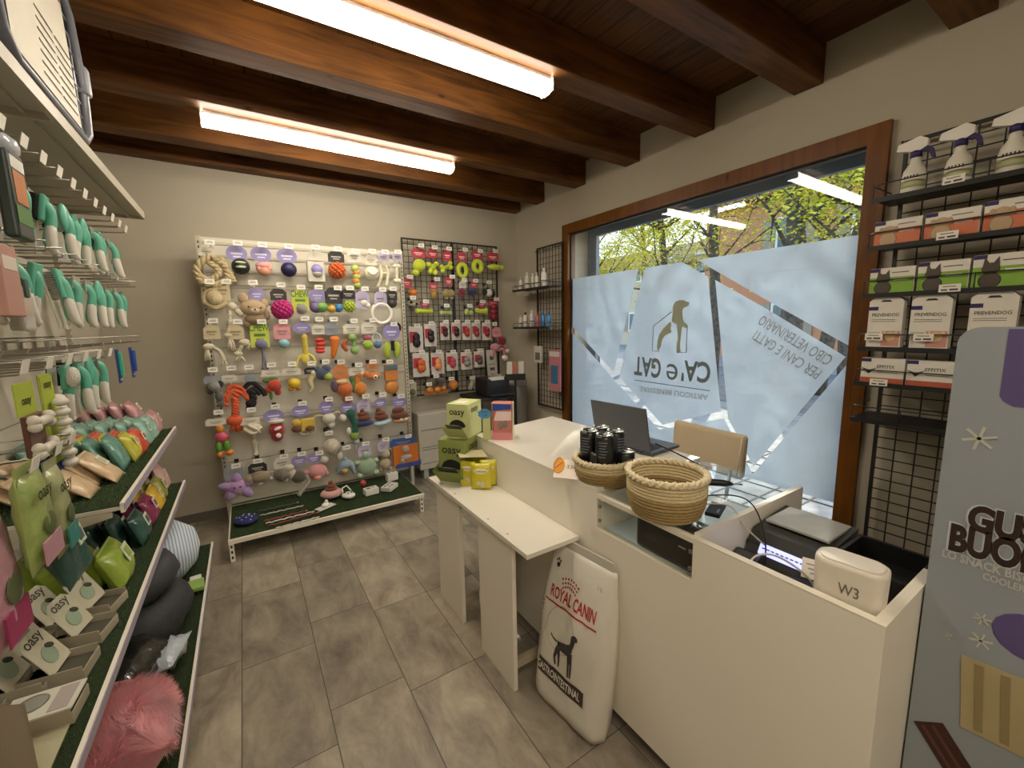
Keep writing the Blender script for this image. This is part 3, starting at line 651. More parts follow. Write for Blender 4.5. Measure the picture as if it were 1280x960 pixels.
# black open tray and other clutter
tr_ = thing('black_tray', 'open black plastic tray at the back of the till well beside the freezer', 'tray', (1.40, .36, .80), (0, 0, 0))
k = MB(dk2); k.b2((-.07, -.085, 0), (.15, .09, .006)); k.b2((-.07, -.085, .006), (-.06, .09, .06)); k.b2((.14, -.085, .006), (.15, .09, .06)); k.b2((-.06, -.085, .006), (.14, -.075, .06)); k.b2((-.06, .08, .006), (.14, .09, .06)); part('tray', k, tr_)
part('foot', MB(dk2).b2((-.05, -.07, -.12), (.13, .07, 0)), tr_)
k = MB(mat('2b2927', .3)); k.box((0, 0, .0), (.085, .16, .01), bev=.004)
t = thing('smartphone', 'dark phone propped against the router in the till well', 'phone', (1.225, .50, .76), (math.radians(0), math.radians(-62), math.radians(20))); part('body', k, t); part('screen', MB(mat('4b4a50', .12)).box((0, 0, .0055), (.078, .15, .001)), t)
t = thing('note_card', 'small white printed card standing by the till display', 'card', (1.275, .452, .80), (math.radians(-40), 0, math.radians(-70)))
part('paper', MB(mat('e6ddd0', .6)).box((0, 0, .03), (.075, .0015, .055)), t); k = MB(mat('8e857a', .6))
for i in range(3): k.box((-.0, -.0012, .042-i*.012), (.055-.01*i, .0006, .003))
part('print', k, t)
solo('white_cable', MB(mat('d8d2c6', .5)).tube(bez([(1.10, .50, .76), (1.13, .56, .85), (1.20, .535, .865), (1.24, .46, .82), (1.25, .42, .74)]), .003, 6), 'white cable looping above the clutter in the till well', 'cable')
k = MB(blkp)
for j in range(3): k.tube(bez([(1.10+.02*j, .62, .70), (1.15, .55+.02*j, .74), (1.22, .60, .75), (1.28, .52+.02*j, .72), (1.18, .46, .73), (1.12, .52, .71)]), .0045, 6)
solo('cable_bundle', k, 'tangled black cables on the floor of the till well', 'cable')
k = MB(mat('b02c44', .4)).sph((0, 0, 0), (.018, .018, .012), 12, 8); t = thing('red_stamp', 'small red rounded stamp handle beside the router', 'stamp', (1.135, .475, .735)); part('knob', k, t); part('body', MB(mat('7a2a1c', .5)).b2((-.02, -.05, -.05), (.02, .0, -.008), bev=.004), t)
k = thing('card_terminal', 'black card terminal lying left of the till', 'card reader', (1.22, .632, .70), (0, 0, .2)); part('body', MB(dk2).box((0, 0, .05), (.15, .075, .10), bev=.01), k); part('keypad', MB(mat('4a4a48', .5)).box((.02, 0, .1005), (.07, .05, .002)), k)
k = thing('black_adapter', 'thin black slab under the tall basket on the glass top', 'power adapter', (1.26, .745, .8965), (0, 0, .35)); part('body', MB(blkp).box((0, 0, .007), (.10, .045, .013), bev=.003), k); part('badge', MB(mat('8d8b86', .5)).box((-.02, -.012, .0137), (.03, .006, .0006)), k)
# ---------------------------------------------------------------- treat boxes
kg = mat('8f9b52', .6); kg2 = mat('c5c98a', .6)
def oasy_box(loc, rz, c, label, sc=1.):
    t = thing('dispenser_box', label, 'box', loc, (0, 0, rz)); w, d, h = .105*sc, .15*sc, .155*sc
    b = MB(c); b.prism([(0, 0), (0, .07*sc), (w*0, h), (d, h), (d, 0)], w, TR(-w/2, 0, 0) @ Matrix(((0, 0, 1, 0), (1, 0, 0, 0), (0, 1, 0, 0), (0, 0, 0, 1)))); part('carton', b, t)
    l_ = MB(c); l_.add([(-w/2, 0, .004), (w/2, 0, .004), (w/2, -.05*sc, .055*sc), (-w/2, -.05*sc, .055*sc), (-w/2, 0, .004), (-w/2, -.05*sc, .055*sc), (-w/2, 0, .07*sc), (w/2, 0, .004), (w/2, 0, .07*sc), (w/2, -.05*sc, .055*sc)], [(0, 1, 2, 3), (4, 5, 6), (7, 8, 9)]); part('flap', l_, t)
    o = MB(mat('1f1e18', .8)); o.front([(w*.4*math.cos(a*PI/10), .035*sc*math.sin(a*PI/10)) for a in range(11)], .001, (0, -.0008, .05*sc)); part('opening', o, t)
    s_ = MB(mat('3a3d33', .5, coat=.5)); s_.pillow(w*.7, .05*sc, .02, TR(0, -.028*sc, .05*sc) @ RX(.7)); part('sachet', s_, t)
    x = MB(mat('2b2e26', .5)); x.ftext('oasy', .03*sc, (0, -.001, .112*sc), .015); part('lettering', x, t); x = MB(mat('2b2e26', .5)); x.text('oasy', .03*sc, TR(w/2+.001, d/2, .118*sc) @ RZ(PI/2) @ RX(PI/2), .015); part('lettering', x, t)
    part('top_label', MB(mat('e5e0cc', .6)).b2((-.03*sc, .03*sc, h), (.02*sc, .09*sc, h+.001)), t); return t
b1 = oasy_box((.885, 2.01, .6805), math.radians(-52), kg, 'olive dispenser box at the far end of the side shelf', 1.5)
b2 = oasy_box((.935, 2.03, .914), math.radians(-52), kg2, 'pale green dispenser box stacked on the olive box', 1.2)
t = thing('sale_tag', 'blue star-edged price tag stuck beside the pale green box', 'price tag', (1.05, 1.93, 1.05), (0, 0, math.radians(-35)))
part('tag', MB(mat('4f93c4', .5)).front([(.038*math.cos(a*PI/8)*(1 if a % 2 else .9), .028*math.sin(a*PI/8)*(1 if a % 2 else .9)) for a in range(16)], .002), t)
k = MB(mat('1d3f66', .5)); k.ftext('OASY', .010, (0, -.0005, .010)); k.ftext('1,50', .014, (0, -.0005, -.008)); part('lettering', k, t); part('prop', MB(kg2).b2((-.012, .002, -.143), (.03, .04, .005)), t)
t = thing('treat_display_box', 'pink and blue cardboard treat display box with a cut-out side on the counter', 'box', (1.125, 1.875, .9065), (0, 0, math.radians(-38)))
k = MB(mat('c7836b', .6)); k.b2((-.055, 0, 0), (.055, .07, .045)); k.b2((-.055, .06, .045), (.055, .07, .20)); k.b2((-.055, 0, .045), (-.05, .06, .20)); k.b2((.05, 0, .045), (.055, .001, .20)); part('carton', k, t)
k = MB(mat('d8d2ae', .6)); k.prism([(0, .0), (0, .06), (.03, .2), (.07, .2), (.07, 0)], .002, TR(.0555, 0, 0) @ Matrix(((0, 0, 1, 0), (1, 0, 0, 0), (0, 1, 0, 0), (0, 0, 0, 1)))); part('side_panel', k, t, label='cream side panel')
k = MB(mat('c97f72', .35)); k.b2((-.048, .005, .04), (.048, .055, .198)); part('pouches', k, t)
k = MB(mat('2c4f9c', .4)); k.front([(-.05, 0), (.05, .01), (.055, .035), (-.05, .04)], .001, (0, .003, .158)); part('logo_swoosh', k, t, label='blue swoosh')
k = MB(mat('e6d0cc', .5)); k.front([(-.045, 0), (.05, .002), (.05, .05), (-.03, .05)], .001, (0, .0035, .105)); part('print', k, t)
k = MB(mat('8b7a78', .5)); k.sph((-.01, .004, .08), (.018, .002, .022), 10, 6); k.sph((.018, .004, .085), (.014, .002, .020), 10, 6); part('pet_picture', k, t)
k = MB(mat('d98a8a', .6)); k.b2((-.056, -.001, 0), (.056, 0, .04)); part('front_band', k, t); k = MB(mat('6d8a4c', .6)); k.text('20%', .02, TR(.058, .045, .10) @ RZ(PI/2) @ RX(PI/2)); part('lettering', k, t)
# yellow cat treat pouches in a shelf tray
t = thing('pouch_tray', 'yellow shelf tray with a torn cardboard lid holding cat treat pouches', 'tray', (.955, 1.885, .6805), (0, 0, math.radians(-42)))
yl = mat('c9bd35', .4)
k = MB(yl); k.b2((-.075, 0, 0), (.075, .12, .003)); k.b2((-.075, 0, 0), (.075, .002, .035)); k.b2((-.075, .118, 0), (.075, .12, .13)); k.b2((-.075, 0, .003), (-.073, .118, .035)); part('tray', k, t)
k = MB(mat('cfc49a', .7)); k.box((0, .06, .0), (.15, .10, .002)); part('lid', k, t, (0, .01, .152), (.1, .1, .5))
def pouch(loc, rz, w, h, tilt, label):
    t = thing('treat_pouch', label, 'treat pouch', loc, (tilt, 0, rz), 'yellow cat treat pouches')
    part('pouch', MB(mat('cdc12c', .35, bump=.3, scale=25., coat=.3)).pillow(w, h, .03, TR(0, 0, h/2)), t)
    k = MB(mat('f0e9c8', .4)); k.sph((0, -.016, h*.72), (w*.36, .001, h*.10), 16, 6); part('name_patch', k, t, label='cream oval with red-brown name')
    k = MB(mat('7a2f22', .4)); k.ftext('Catisfactions', h*.07, (0, -.0185, h*.72), .01, w*.6); part('lettering', k, t)
    k = MB(mat('c9c3b0', .5)); k.sph((w*.08, -.0165, h*.22), (w*.13, .001, h*.11), 10, 6); k.sph((-w*.14, -.0165, h*.25), (w*.09, .001, h*.08), 10, 6); part('cat_picture', k, t)
pouch((.935, 1.925, .684), math.radians(-48), .085, .125, -.06, 'yellow treat pouch at the left in the tray')
pouch((.965, 1.83, .6815), math.radians(-38), .105, .135, -.10, 'large front yellow treat pouch leaning on the tray')
pouch((1.018, 1.85, .6815), math.radians(-30), .085, .14, -.05, 'yellow treat pouch at the right by the counter front')
# ================================================================ black wire grids
BLK = mat('191716', .45)
def grid_panel(name, label, cat, frame, w, h, cx, cz, loc, rz, t=.0048, fr=.014):
    """upright panel in local xz, facing -y, origin bottom-left"""
    g = thing(name, label, cat, loc, (0, 0, rz))
    m = MB(BLK); nx = int(w/cx); nz = int(h/cz)
    for i in range(1, nx): m.box((w*i/nx, 0, h/2), (t, t, h))
    for j in range(1, nz): m.box((w/2, -t, h*j/nz), (w, t, t))
    part('wire_mesh', m, g)
    f = MB(BLK); f.b2((-fr/2, -fr/2, 0), (fr/2, fr/2, h)); f.b2((w-fr/2, -fr/2, 0), (w+fr/2, fr/2, h)); f.b2((fr/2, -fr/2, h-fr), (w-fr/2, fr/2, h)); f.b2((fr/2, -fr/2, 0), (w-fr/2, fr/2, fr)); part('frame', f, g)
    return g
HP = math.radians(-90)   # local x -> -y world, local -y -> -x world
gr = grid_panel('wire_grid', 'tall black wire grid on the wall right of the window', 'wire grid', 1, 1.20, 2.06, .075, .052, (XR-.05, .735, .25), HP)
part('wall_arm', MB(BLK).cyl((0, .0, 2.03), (-.03, .045, 2.075), .005, n=6), gr); part('clamp', MB(BLK).box((.02, -.012, .78), (.06, .02, .05), bev=.003), gr)
part('clamp_bolt', MB(tin).sph((.02, -.024, .78), (.008, .004, .008), 8, 6), gr)
RXF = 2.375
def wire_shelf(z, label, y1=.77, y0=-.40, zf=.055, xb=XR-.06, xf=RXF, solid=True):
    t = thing('wire_shelf', label, 'shelf', (xf, y0, z), group=None); W_ = y1-y0; D_ = xb-xf
    k = MB(BLK); k.b2((0, 0, -.004), (D_, W_, 0)) if solid else None
    k.b2((-.002, 0, -.02), (.002, W_, .0))
    part('tray', k, t)
    k = MB(BLK); k.tube([(D_, W_, zf), (.03, W_, zf), (0, W_-.03, zf), (0, .0, zf), (D_, 0, zf)], .0028, 6)
    for i in range(int(W_/.17)+1): yy = W_-.005-i*.17; k.cyl((0, yy, -.01), (0, yy, zf), .0022, n=6)
    part('front_rail', k, t); return t
SZ = dict(a=2.035, b=1.833, c=1.628, d=1.392, e=1.232, f=1.062)
sl = {'a': 'topmost black wire shelf right of the window holding spray bottles', 'b': 'black wire shelf holding the orange and white boxes', 'c': 'black wire shelf holding the green and white cat boxes',
      'd': 'black wire shelf holding the white hang-tab boxes', 'e': 'black wire shelf holding the low white boxes', 'f': 'empty black wire shelf lowest on the right grid'}
for k_, z in SZ.items(): wire_shelf(z, sl[k_])
wh = mat('d9d3c6', .45); pur = mat('2b1f55', .5); IK = mat('4a463f', .5)
def RXs(px, py, X=RXF+.012): return onX(px, py, X)
def rbox(l, r, top, z, nm, label, kind, group):
    """carton on a right-hand shelf between two photo columns; faces the room"""
    a = RXs(l, top); b = RXs(r, top); y1, y0 = a.y, b.y; w = y1-y0; h = a.z-z if kind != 'prev' else a.z-z; d = {'adv': .05, 'cat': .05, 'prev': .045, 'eff': .05}[kind]
    t = thing(nm, label, 'box', (RXF+.012, (y0+y1)/2, z), (0, 0, HP), group)
    if kind == 'prev':
        c_ = MB(wh); r_ = .02; pts = [(-w/2, 0), (w/2, 0), (w/2, h-r_), (w/2-r_, h), (-w/2+r_, h), (-w/2, h-r_)]; c_.front(pts, d); part('carton', c_, t)
        k = MB(BLK); k.front([(-.02, h-.022), (.02, h-.022), (.012, h-.014), (-.012, h-.014)], .001, (0, -.0008, 0)); part('hang_slot', k, t)
        k = MB(pur); k.b2((-w/2, -.001, h-.058), (-w/2+w*.28, 0, h-.042)); part('brand_tab', k, t)
        k = MB(IK); k.ftext('PREVENDOG', .014, (.0, -.001, h-.078), .01, w*.78)
        for j in range(2): k.b2((-w*.4, -.0006, h-.1-j*.008), (w*.3, 0, h-.098-j*.008))
        part('lettering', k, t)
        k = MB(mat('c98f7f', .5)); k.b2((-w*.05, -.001, .004), (w/2-.004, 0, .07)); part('photo_panel', k, t)
        k = MB(mat('d8b98c', .5)); k.sph((w*.2, -.001, .045), (.022, .001, .02), 10, 6); k.sph((w*.2-.02, -.001, .062), (.007, .001, .009), 8, 5); k.sph((w*.2+.02, -.001, .062), (.007, .001, .009), 8, 5); part('dog_picture', k, t)
        k = MB(mat('b9b2a6', .5)); k.b2((-w/2+.006, -.001, .03), (-w*.1, 0, .066)); part('info_panel', k, t); return
    part('carton', MB(wh).b2((-w/2+.002, 0, 0), (w/2-.002, d, h)), t)
    part('brand_tab', MB(pur).b2((-w/2+.002, -.001, h-.016), (-w/2+w*.24, 0, h-.001)), t)
    if kind in ('adv', 'cat'):
        c_ = mat('c8714f', .5) if kind == 'adv' else mat('7fa83c', .5)
        k = MB(c_); k.b2((-w/2+.002, -.001, 0), (w/2-.004, 0, h*.62)); part('colour_band', k, t)
        an = mat('b79a78', .6) if kind == 'adv' else mat('4c4238', .6); ax = -w*.18
        k = MB(an); k.sph((ax, -.0015, h*.56), (.024, .001, .022), 12, 8); k.sph((ax, -.0015, h*.2), (.03, .001, .03), 12, 8)
        if kind == 'cat': k.front([(ax-.022, h*.6), (ax-.018, h*.92), (ax-.004, h*.72)], .001, (0, -.002, 0)); k.front([(ax+.022, h*.6), (ax+.018, h*.92), (ax+.004, h*.72)], .001, (0, -.002, 0))
        else: k.sph((ax-.024, -.002, h*.6), (.009, .001, .015), 8, 6); k.sph((ax+.024, -.002, h*.6), (.009, .001, .015), 8, 6)
        part('animal_picture', k, t)
        k = MB(wh); k.ftext('EFFIPRO' if kind == 'adv' else 'EFFIPRO', .012, (w*.2, -.0012, h*.5), .01, w*.3) if False else k.b2((w*.05, -.0015, h*.46), (w*.36, -.001, h*.53)); part('name_line', k, t)
        k = MB(IK); k.b2((0, -.001, h*.78), (w*.36, 0, h*.81)); part('fine_print', k, t)
    else:
        k = MB(IK); k.ftext('EFFITIX', .014, (w*.08, -.001, h*.66), .01, w*.4); part('lettering', k, t)
        k = MB(mat('8a7f74', .5)); k.b2((-w*.1, -.001, h*.42), (w*.35, 0, h*.45)); part('fine_print', k, t)
        k = MB(mat('3c332d', .5)); ax = -w*.3
        k.front([(ax-.03, h*.62), (ax-.01, h*.45), (ax, h*.35), (ax+.01, h*.45), (ax+.03, h*.62), (ax+.012, h*.55), (ax, h*.52), (ax-.012, h*.55)], .001, (0, -.001, 0)); part('dog_picture', k, t)
        k = MB(mat('b0573d', .5)); k.b2((-w/2+.003, -.001, .0), (w/2-.003, 0, h*.2)); part('colour_band', k, t)
G1 = 'orange and white dog boxes'; G2 = 'green and white cat boxes'; G3 = 'white hang-tab collar boxes'; G4 = 'low white boxes'
rbox(1094, 1153, 279, SZ['b'], 'medicine_box', 'orange and white box at the left end of its shelf by the window frame', 'adv', G1)
rbox(1157, 1227, 268, SZ['b'], 'medicine_box', 'middle orange and white box with a dark-eared dog, second from the window frame', 'adv', G1)
rbox(1231, 1310, 253, SZ['b'], 'medicine_box', 'orange and white box at the right edge of the photo', 'adv', G1)
rbox(1088, 1145, 337, SZ['c'], 'medicine_box', 'green and white cat box at the left end of its shelf', 'cat', G2)
rbox(1148, 1214, 329, SZ['c'], 'medicine_box', 'green and white cat box in the middle of its shelf', 'cat', G2)
rbox(1217, 1296, 320, SZ['c'], 'medicine_box', 'green and white cat box at the right edge of the photo', 'cat', G2)
rbox(1088, 1131, 372, SZ['d'], 'collar_box', 'white PREVENDOG box at the left end with a pale dog', 'prev', G3)
rbox(1141, 1192, 370, SZ['d'], 'collar_box', 'white PREVENDOG box in the middle above the price label', 'prev', G3)
rbox(1215, 1276, 366, SZ['d'], 'collar_box', 'white PREVENDOG box just above the freezer corner', 'prev', G3)
rbox(1077, 1133, 447, SZ['e'], 'medicine_box', 'low white EFFITIX box at the left end of its shelf', 'eff', G4)
rbox(1134, 1200, 450, SZ['e'], 'medicine_box', 'low white EFFITIX box beside the freezer edge', 'eff', G4)
def shelf_ticket(px, py, label):
    p = RXs(px, py, RXF-.006); t = thing('price_ticket', label, 'price tag', p, (0, 0, HP), 'price tickets on the wire shelves')
    part('card', MB(mat('e2ddd0', .5)).box((0, 0, 0), (.062, .0015, .030)), t); k = MB(IK); k.b2((-.024, -.0012, -.01), (-.006, -.0007, -.004)); k.b2((.0, -.0012, -.01), (.024, -.0007, -.003)); k.b2((-.02, -.0012, .005), (.018, -.0007, .008)); part('print', k, t)
for (x, y, l) in [(1192, 224, 'white price ticket on the topmost wire shelf under the middle spray bottle'), (1184, 294, 'white price ticket below the orange and white boxes'), (1187, 360, 'white price ticket below the green cat boxes'),
                  (1092, 421, 'white price ticket at the left end under the PREVENDOG boxes'), (1154, 422, 'white price ticket in the middle under the PREVENDOG boxes'), (1098, 478, 'white price ticket under the low EFFITIX boxes')]: shelf_ticket(x, y, l)
def spray(px, label):
    a = RXs(px, 225, RXF+.06); t = thing('spray_bottle', label, 'spray bottle', (RXF+.06, a.y, SZ['a']+.001), (0, 0, HP), 'white trigger spray bottles')
    part('bottle', MB(mat('ddd6c6', .35)).lathe([(.036, 0), (.039, .006), (.039, .07), (.034, .095), (.02, .118), (.0165, .13), (.0165, .142)], n=20), t)
    part('collar', MB(pur).lathe([(.019, .142), (.019, .166), (.014, .170)], n=16), t)
    k = MB(mat('e6e0d4', .35)); k.prism([(-.062, .182), (-.058, .206), (.01, .222), (.036, .205), (.034, .178), (.012, .166), (-.012, .168)], .028, TR(0, .014, 0) @ RX(PI/2)); part('spray_head', k, t)
    k = MB(pur); k.prism([(.012, .17), (.034, .18), (.052, .165), (.06, .13), (.05, .13), (.038, .158), (.02, .16)], .02, TR(0, .01, 0) @ RX(PI/2)); part('trigger', k, t)
    k = MB(mat('b3b68a', .5)); k.lathe([(.0394, .02), (.0394, .05)], n=20); part('label_band', k, t)
    k = MB(IK)
    for j in range(5): a_ = -.5+j*.25; k.box((.0402*math.sin(a_), -.0402*math.cos(a_), .062), (.005, .0008, .012), None)
    part('label_marks', k, t)
spray(1142, 'white trigger spray bottle at the left end of the top shelf'); spray(1196, 'white trigger spray bottle second from the left on the top shelf'); spray(1262, 'white trigger spray bottle at the right edge of the photo on the top shelf')
# ---------------------------------------------------------------- narrow grid left of the window
g2 = grid_panel('wire_grid', 'narrow black wire grid between the room corner and the window', 'wire grid', 1, .40, 1.62, .05, .055, (XR-.05, 3.575, .665), HP, .004)
part('wall_arm', MB(BLK).cyl((0, 0, 1.6), (-.10, .045, 1.60), .004, n=6), g2)
for z, lb in ((1.875, 'upper small wire shelf left of the window holding white bottles'), (1.495, 'lower small wire shelf left of the window holding coloured bottles')):
    wire_shelf(z, lb, 3.76, 3.15, .035, XR-.055, 2.42)
def bottle(px, z, h, r, c, capc, label, g, x=2.50):
    a = onX(px, 360 if z > 1.7 else 412, x); t = thing('bottle', label, 'bottle', (x, a.y, z+.001), (0, 0, 0), g)
    part('body', MB(mat(c, .35)).lathe([(r*.92, 0), (r, .006), (r, h*.7), (r*.6, h*.8), (r*.4, h*.82)], n=14), t); part('cap', MB(mat(capc, .4)).lathe([(r*.45, h*.82), (r*.45, h*.97), (r*.3, h)], n=12), t)
    part('label_patch', MB(mat('5d5a55', .5)).lathe([(r*1.01, h*.3), (r*1.01, h*.36)], n=14), t)
gb = 'white bottles on the upper small shelf'; gc = 'bottles on the lower small shelf'
for px, h, r, c, cap, lb in [(651, .13, .02, 'd8d3c8', 'c9c4b8', 'small white bottle at the far left of the upper small shelf'), (659, .17, .024, 'dcd7cb', 'dcd7cb', 'tall white bottle second from the left on the upper small shelf'),
        (666, .15, .018, 'd2cdc2', 'dcd7cb', 'slim white bottle in the middle of the upper small shelf'), (671, .15, .018, 'dcd7cb', 'e4e0d6', 'slim white bottle right of the middle on the upper small shelf'), (680, .18, .028, 'e4e0d6', 'e4e0d6', 'large white bottle at the right of the upper small shelf')]: bottle(px, 1.875, h, r, c, cap, lb, gb)
for px, h, r, c, cap, lb in [(651, .12, .018, 'cfcabf', 'cfcabf', 'thin white tube at the left of the lower small shelf'), (657, .15, .024, 'd8d3c8', '1b1a19', 'white bottle with a black cap'), (665, .17, .024, 'c9c6c4', 'c9c6c4', 'grey-white bottle in the middle of the lower small shelf'),
        (672, .14, .022, 'a8606a', 'a8606a', 'dusty red bottle on the lower small shelf'), (679, .14, .022, '3f7fc0', '3f7fc0', 'blue bottle left of its twin'), (686, .14, .022, '4b8cc8', '3f7fc0', 'blue bottle at the right end')]: bottle(px, 1.495, h, r, c, cap, lb, gc)
# packs hanging on the narrow grid
def pack(px, py, w, h, c, label, X=2.56, extra=None):
    a = onX(px, py, X); t = thing('hanging_pack', label, 'pack', a, (0, 0, HP)); part('card', MB(card(c)).box((0, 0, 0), (w, .02, h), bev=.003), t)
    if extra: part('picture', MB(mat(extra, .5)).box((0, -.011, -h*.1), (w*.62, .002, h*.45), bev=.0005), t)
    part('header', MB(mat('c7c0b6', .5)).box((0, -.011, h*.4), (w*.9, .002, h*.12)), t); part('hook', MB(BLK).cyl((0, 0, h/2+.01), (0, XR-X-.05, h/2+.01), .003, n=6), t); return t
pack(694, 463, .17, .40, 'b5747a', 'pink pack with a blue picture hanging by the window frame', 2.54, '3c6d92'); pack(673, 443, .13, .17, 'c5beb2', 'grey-white box hanging in the room corner', 2.55, '6f6a62')
# corner clutter: bin, printer, framed sign
t = thing('pedal_bin', 'tall grey cylindrical bin in the corner behind the counter', 'bin', (2.44, 3.74, 0)); part('body', MB(mat('8d8880', .35, metal=.4)).lathe([(.10, 0), (.11, .02), (.11, .86), (.10, .89)], n=24), t); part('lid', MB(mat('a39d94', .4)).lathe([(.115, .88), (.115, .93), (.04, .96)], n=24), t)
t = thing('side_table', 'dark side table in the corner below the framed sign', 'table', (2.03, 3.72, 0)); part('table_top', MB(mat('26221f', .5)).b2((-.16, -.2, .78), (.26, .25, .81)), t)
for x in (-.14, .23):
    for y in (-.18, .22): part('leg', MB(mat('26221f', .5)).b2((x-.015, y-.015, 0), (x+.015, y+.015, .78)), t)
t = thing('printer', 'black printer on the side table in the corner', 'printer', (2.10, 3.68, .811)); part('body', MB(mat('1c1b1b', .4)).box((0, 0, .09), (.26, .26, .18), bev=.015), t); part('paper_tray', MB(mat('2f2d2c', .4)).b2((-.12, -.2, .02), (.12, -.15, .035)), t); part('paper', MB(mat('d9d5cb', .6)).b2((-.09, -.155, .17), (.05, -.09, .2)), t)
t = thing('framed_sign', 'black-framed white sign sheet standing in the corner', 'sign', (2.24, 3.90, .811), (math.radians(-5), 0, 0)); part('frame', MB(BLK).box((0, 0, .23), (.15, .015, .46), bev=.003), t); part('sheet', MB(mat('b9b3a6', .6)).box((0, -.0085, .23), (.125, .002, .435)), t)
k = MB(mat('4a4742', .6)); k.box((0, -.010, .36), (.045, .001, .045)); k.box((0, -.010, .24), (.06, .001, .03)); k.box((0, -.010, .29), (.08, .001, .006)); part('print', k, t)
t = thing('leaflet_rack', 'small rack with black and white leaflets beside the printer', 'leaflet rack', (2.30, 3.55, .965), (0, 0, -.5)); part('rack', MB(BLK).b2((-.10, -.05, 0), (.10, .05, .06)), t); part('stand_post', MB(BLK).b2((-.01, -.01, -.965), (.01, .01, 0)), t)
for i, c in enumerate(('c9c4b8', 'a86a5a', 'cfcac0')): part('leaflet', MB(mat(c, .5)).box((-.06+.06*i, -.02+.012*i, .10), (.055, .004, .17)), t)
# heater below the far grid
t = thing('wall_heater', 'white slatted wall heater under the far wire grid', 'heater', (1.36, 3.86, .10)); hw = mat('bdb6a6', .5)
part('casing', MB(hw).b2((0, 0, 0), (.62, .17, .57), bev=.012), t); k = MB(mat('6b655a', .6))
for z in (.06, .20, .225, .40): k.b2((.03, -.002, z), (.59, .0, z+.006))
part('slots', k, t)
part('foot', MB(hw).b2((.05, .04, -.10), (.10, .15, .01)), t); part('foot', MB(hw).b2((.52, .04, -.10), (.57, .15, .01)), t)
# ================================================================ freezer cabinet with printed front
FX = 1.30
t = thing('snack_freezer', 'pale blue snack freezer with GUSTO BUONO lettering at the right edge of the photo', 'freezer', (FX, .246, 0), (0, 0, HP))
fb = mat('8e9499', .35, var=.02); w = .62; h = 1.497
k = MB(mat('a3a5a6', .4)); k.b2((.01, .006, 0), (w-.01, .58, h-.02), bev=.02); part('cabinet', k, t)
k = MB(fb); r_ = .035; k.front([(0, 0), (w, 0), (w, h-r_)]+[(w-r_+r_*math.cos(a*PI/12), h-r_+r_*math.sin(a*PI/12)) for a in range(7)]+[(r_*math.cos(PI/2+a*PI/12)+r_, h-r_+r_*math.sin(PI/2+a*PI/12)) for a in range(7)], .006); part('front_panel', k, t, label='pale grey-blue printed front')
def FP(px, py): a = onX(px, py, FX); return (.246-a.y, a.z)
x0_, z0_ = FP(1262, 410); k = MB(mat('574a78', .5)); k.front([(x0_+.02, h-.005-.155), (x0_+.006, h-.01-.14), (x0_, h-.14), (x0_, h-.004), (x0_+.2, h-.004), (x0_+.2, h-.16)], .001, (0, -.0012, 0)); part('logo_panel', k, t, label='purple corner panel')
k = MB(mat('c8c4cc', .5)); k.tube([(x0_+.045, -.002, h-.11), (x0_+.055, -.002, h-.09), (x0_+.075, -.002, h-.10), (x0_+.10, -.002, h-.08)], .005, 5); part('logo', k, t)
br = mat('2c1a17', .5); ot = mat('b9c0c4', .5)
def ft(s_, p0, p1, hh, m_, bold, off=.0015, nm='lettering', grow=0., lab=None):
    x0, za = FP(*p0); x1, zb = FP(*p1); k = MB(m_); k.ftext(s_, hh+grow, ((x0+x1)/2, -off, (za+zb)/2), bold, abs(x1-x0)+grow); part(nm, k, t, label=lab)
for g_, m_, o_, nm in ((.035, ot, .0012, 'outline'), (0, br, .0020, 'lettering')):
    for s_, pa, pb, hh in (('GUSTO', (1209, 655), (1385, 677), .060), ('BUONO', (1186, 680), (1362, 708), .066)):
        x0, za = FP(*pa); x1, zb = FP(*pb); e = 2*g_*hh/.75; k = MB(m_); k.ftext(s_, hh+e, ((x0+x1)/2, -o_, (za+zb)/2), .05+g_, abs(x1-x0)+e*1.35); part(nm, k, t)
lg_ = mat('b4b2ad', .5)
ft('LO SNACK BISCOTTO', (1177, 699), (1345, 732), .020, lg_, .03); ft('COOLERCAKE', (1228, 723), (1320, 745), .016, lg_, .02)
def flake(px, py, r):
    x, z = FP(px, py); k = MB(mat('b9b6a8', .5))
    for a in range(3): c, s_ = math.cos(a*PI/3+.3), math.sin(a*PI/3+.3); k.box((0, 0, 0), (2*r, .0008, r*.2), TR(x, -.001, z) @ RY(-a*PI/3-.3))
    part('snowflake_print', k, t)
flake(1224, 548, .026); flake(1228, 774, .014); flake(1226, 801, .018); flake(1188, 796, .009)
def bar(p0, p1, wd, c, c2, nm, lab):
    x0, z0 = FP(*p0); x1, z1 = FP(*p1); d = Vector((x1-x0, 0, z1-z0)); L = d.length; an = math.atan2(d.z, d.x); T = TR(x0, -.0015, z0) @ Matrix.Rotation(-an, 4, 'Y')
    k = MB(mat(c, .5)); k.box((L/2, 0, 0), (L, .001, wd), T, bev=.0003); k.m(mat(c2, .5))
    for q in (-.25, .1): k.box((L/2, -.001, wd*q), (L*.9, .001, wd*.12), T)
    part(nm, k, t, label=lab)
bar((1248, 836), (1246, 930), .11, 'a99a72', '8d7d58', 'snack_picture', 'beige ribbed biscuit bar picture'); bar((1160, 902), (1212, 985), .06, '3d211b', '5a3730', 'snack_picture', 'dark brown snack bar picture')
x0_, z0_ = FP(1290, 800); k = MB(mat('574a78', .5)); k.sph((x0_, -.001, z0_), (.055, .001, .05), 20, 8); part('seal_print', k, t, label='purple round seal')
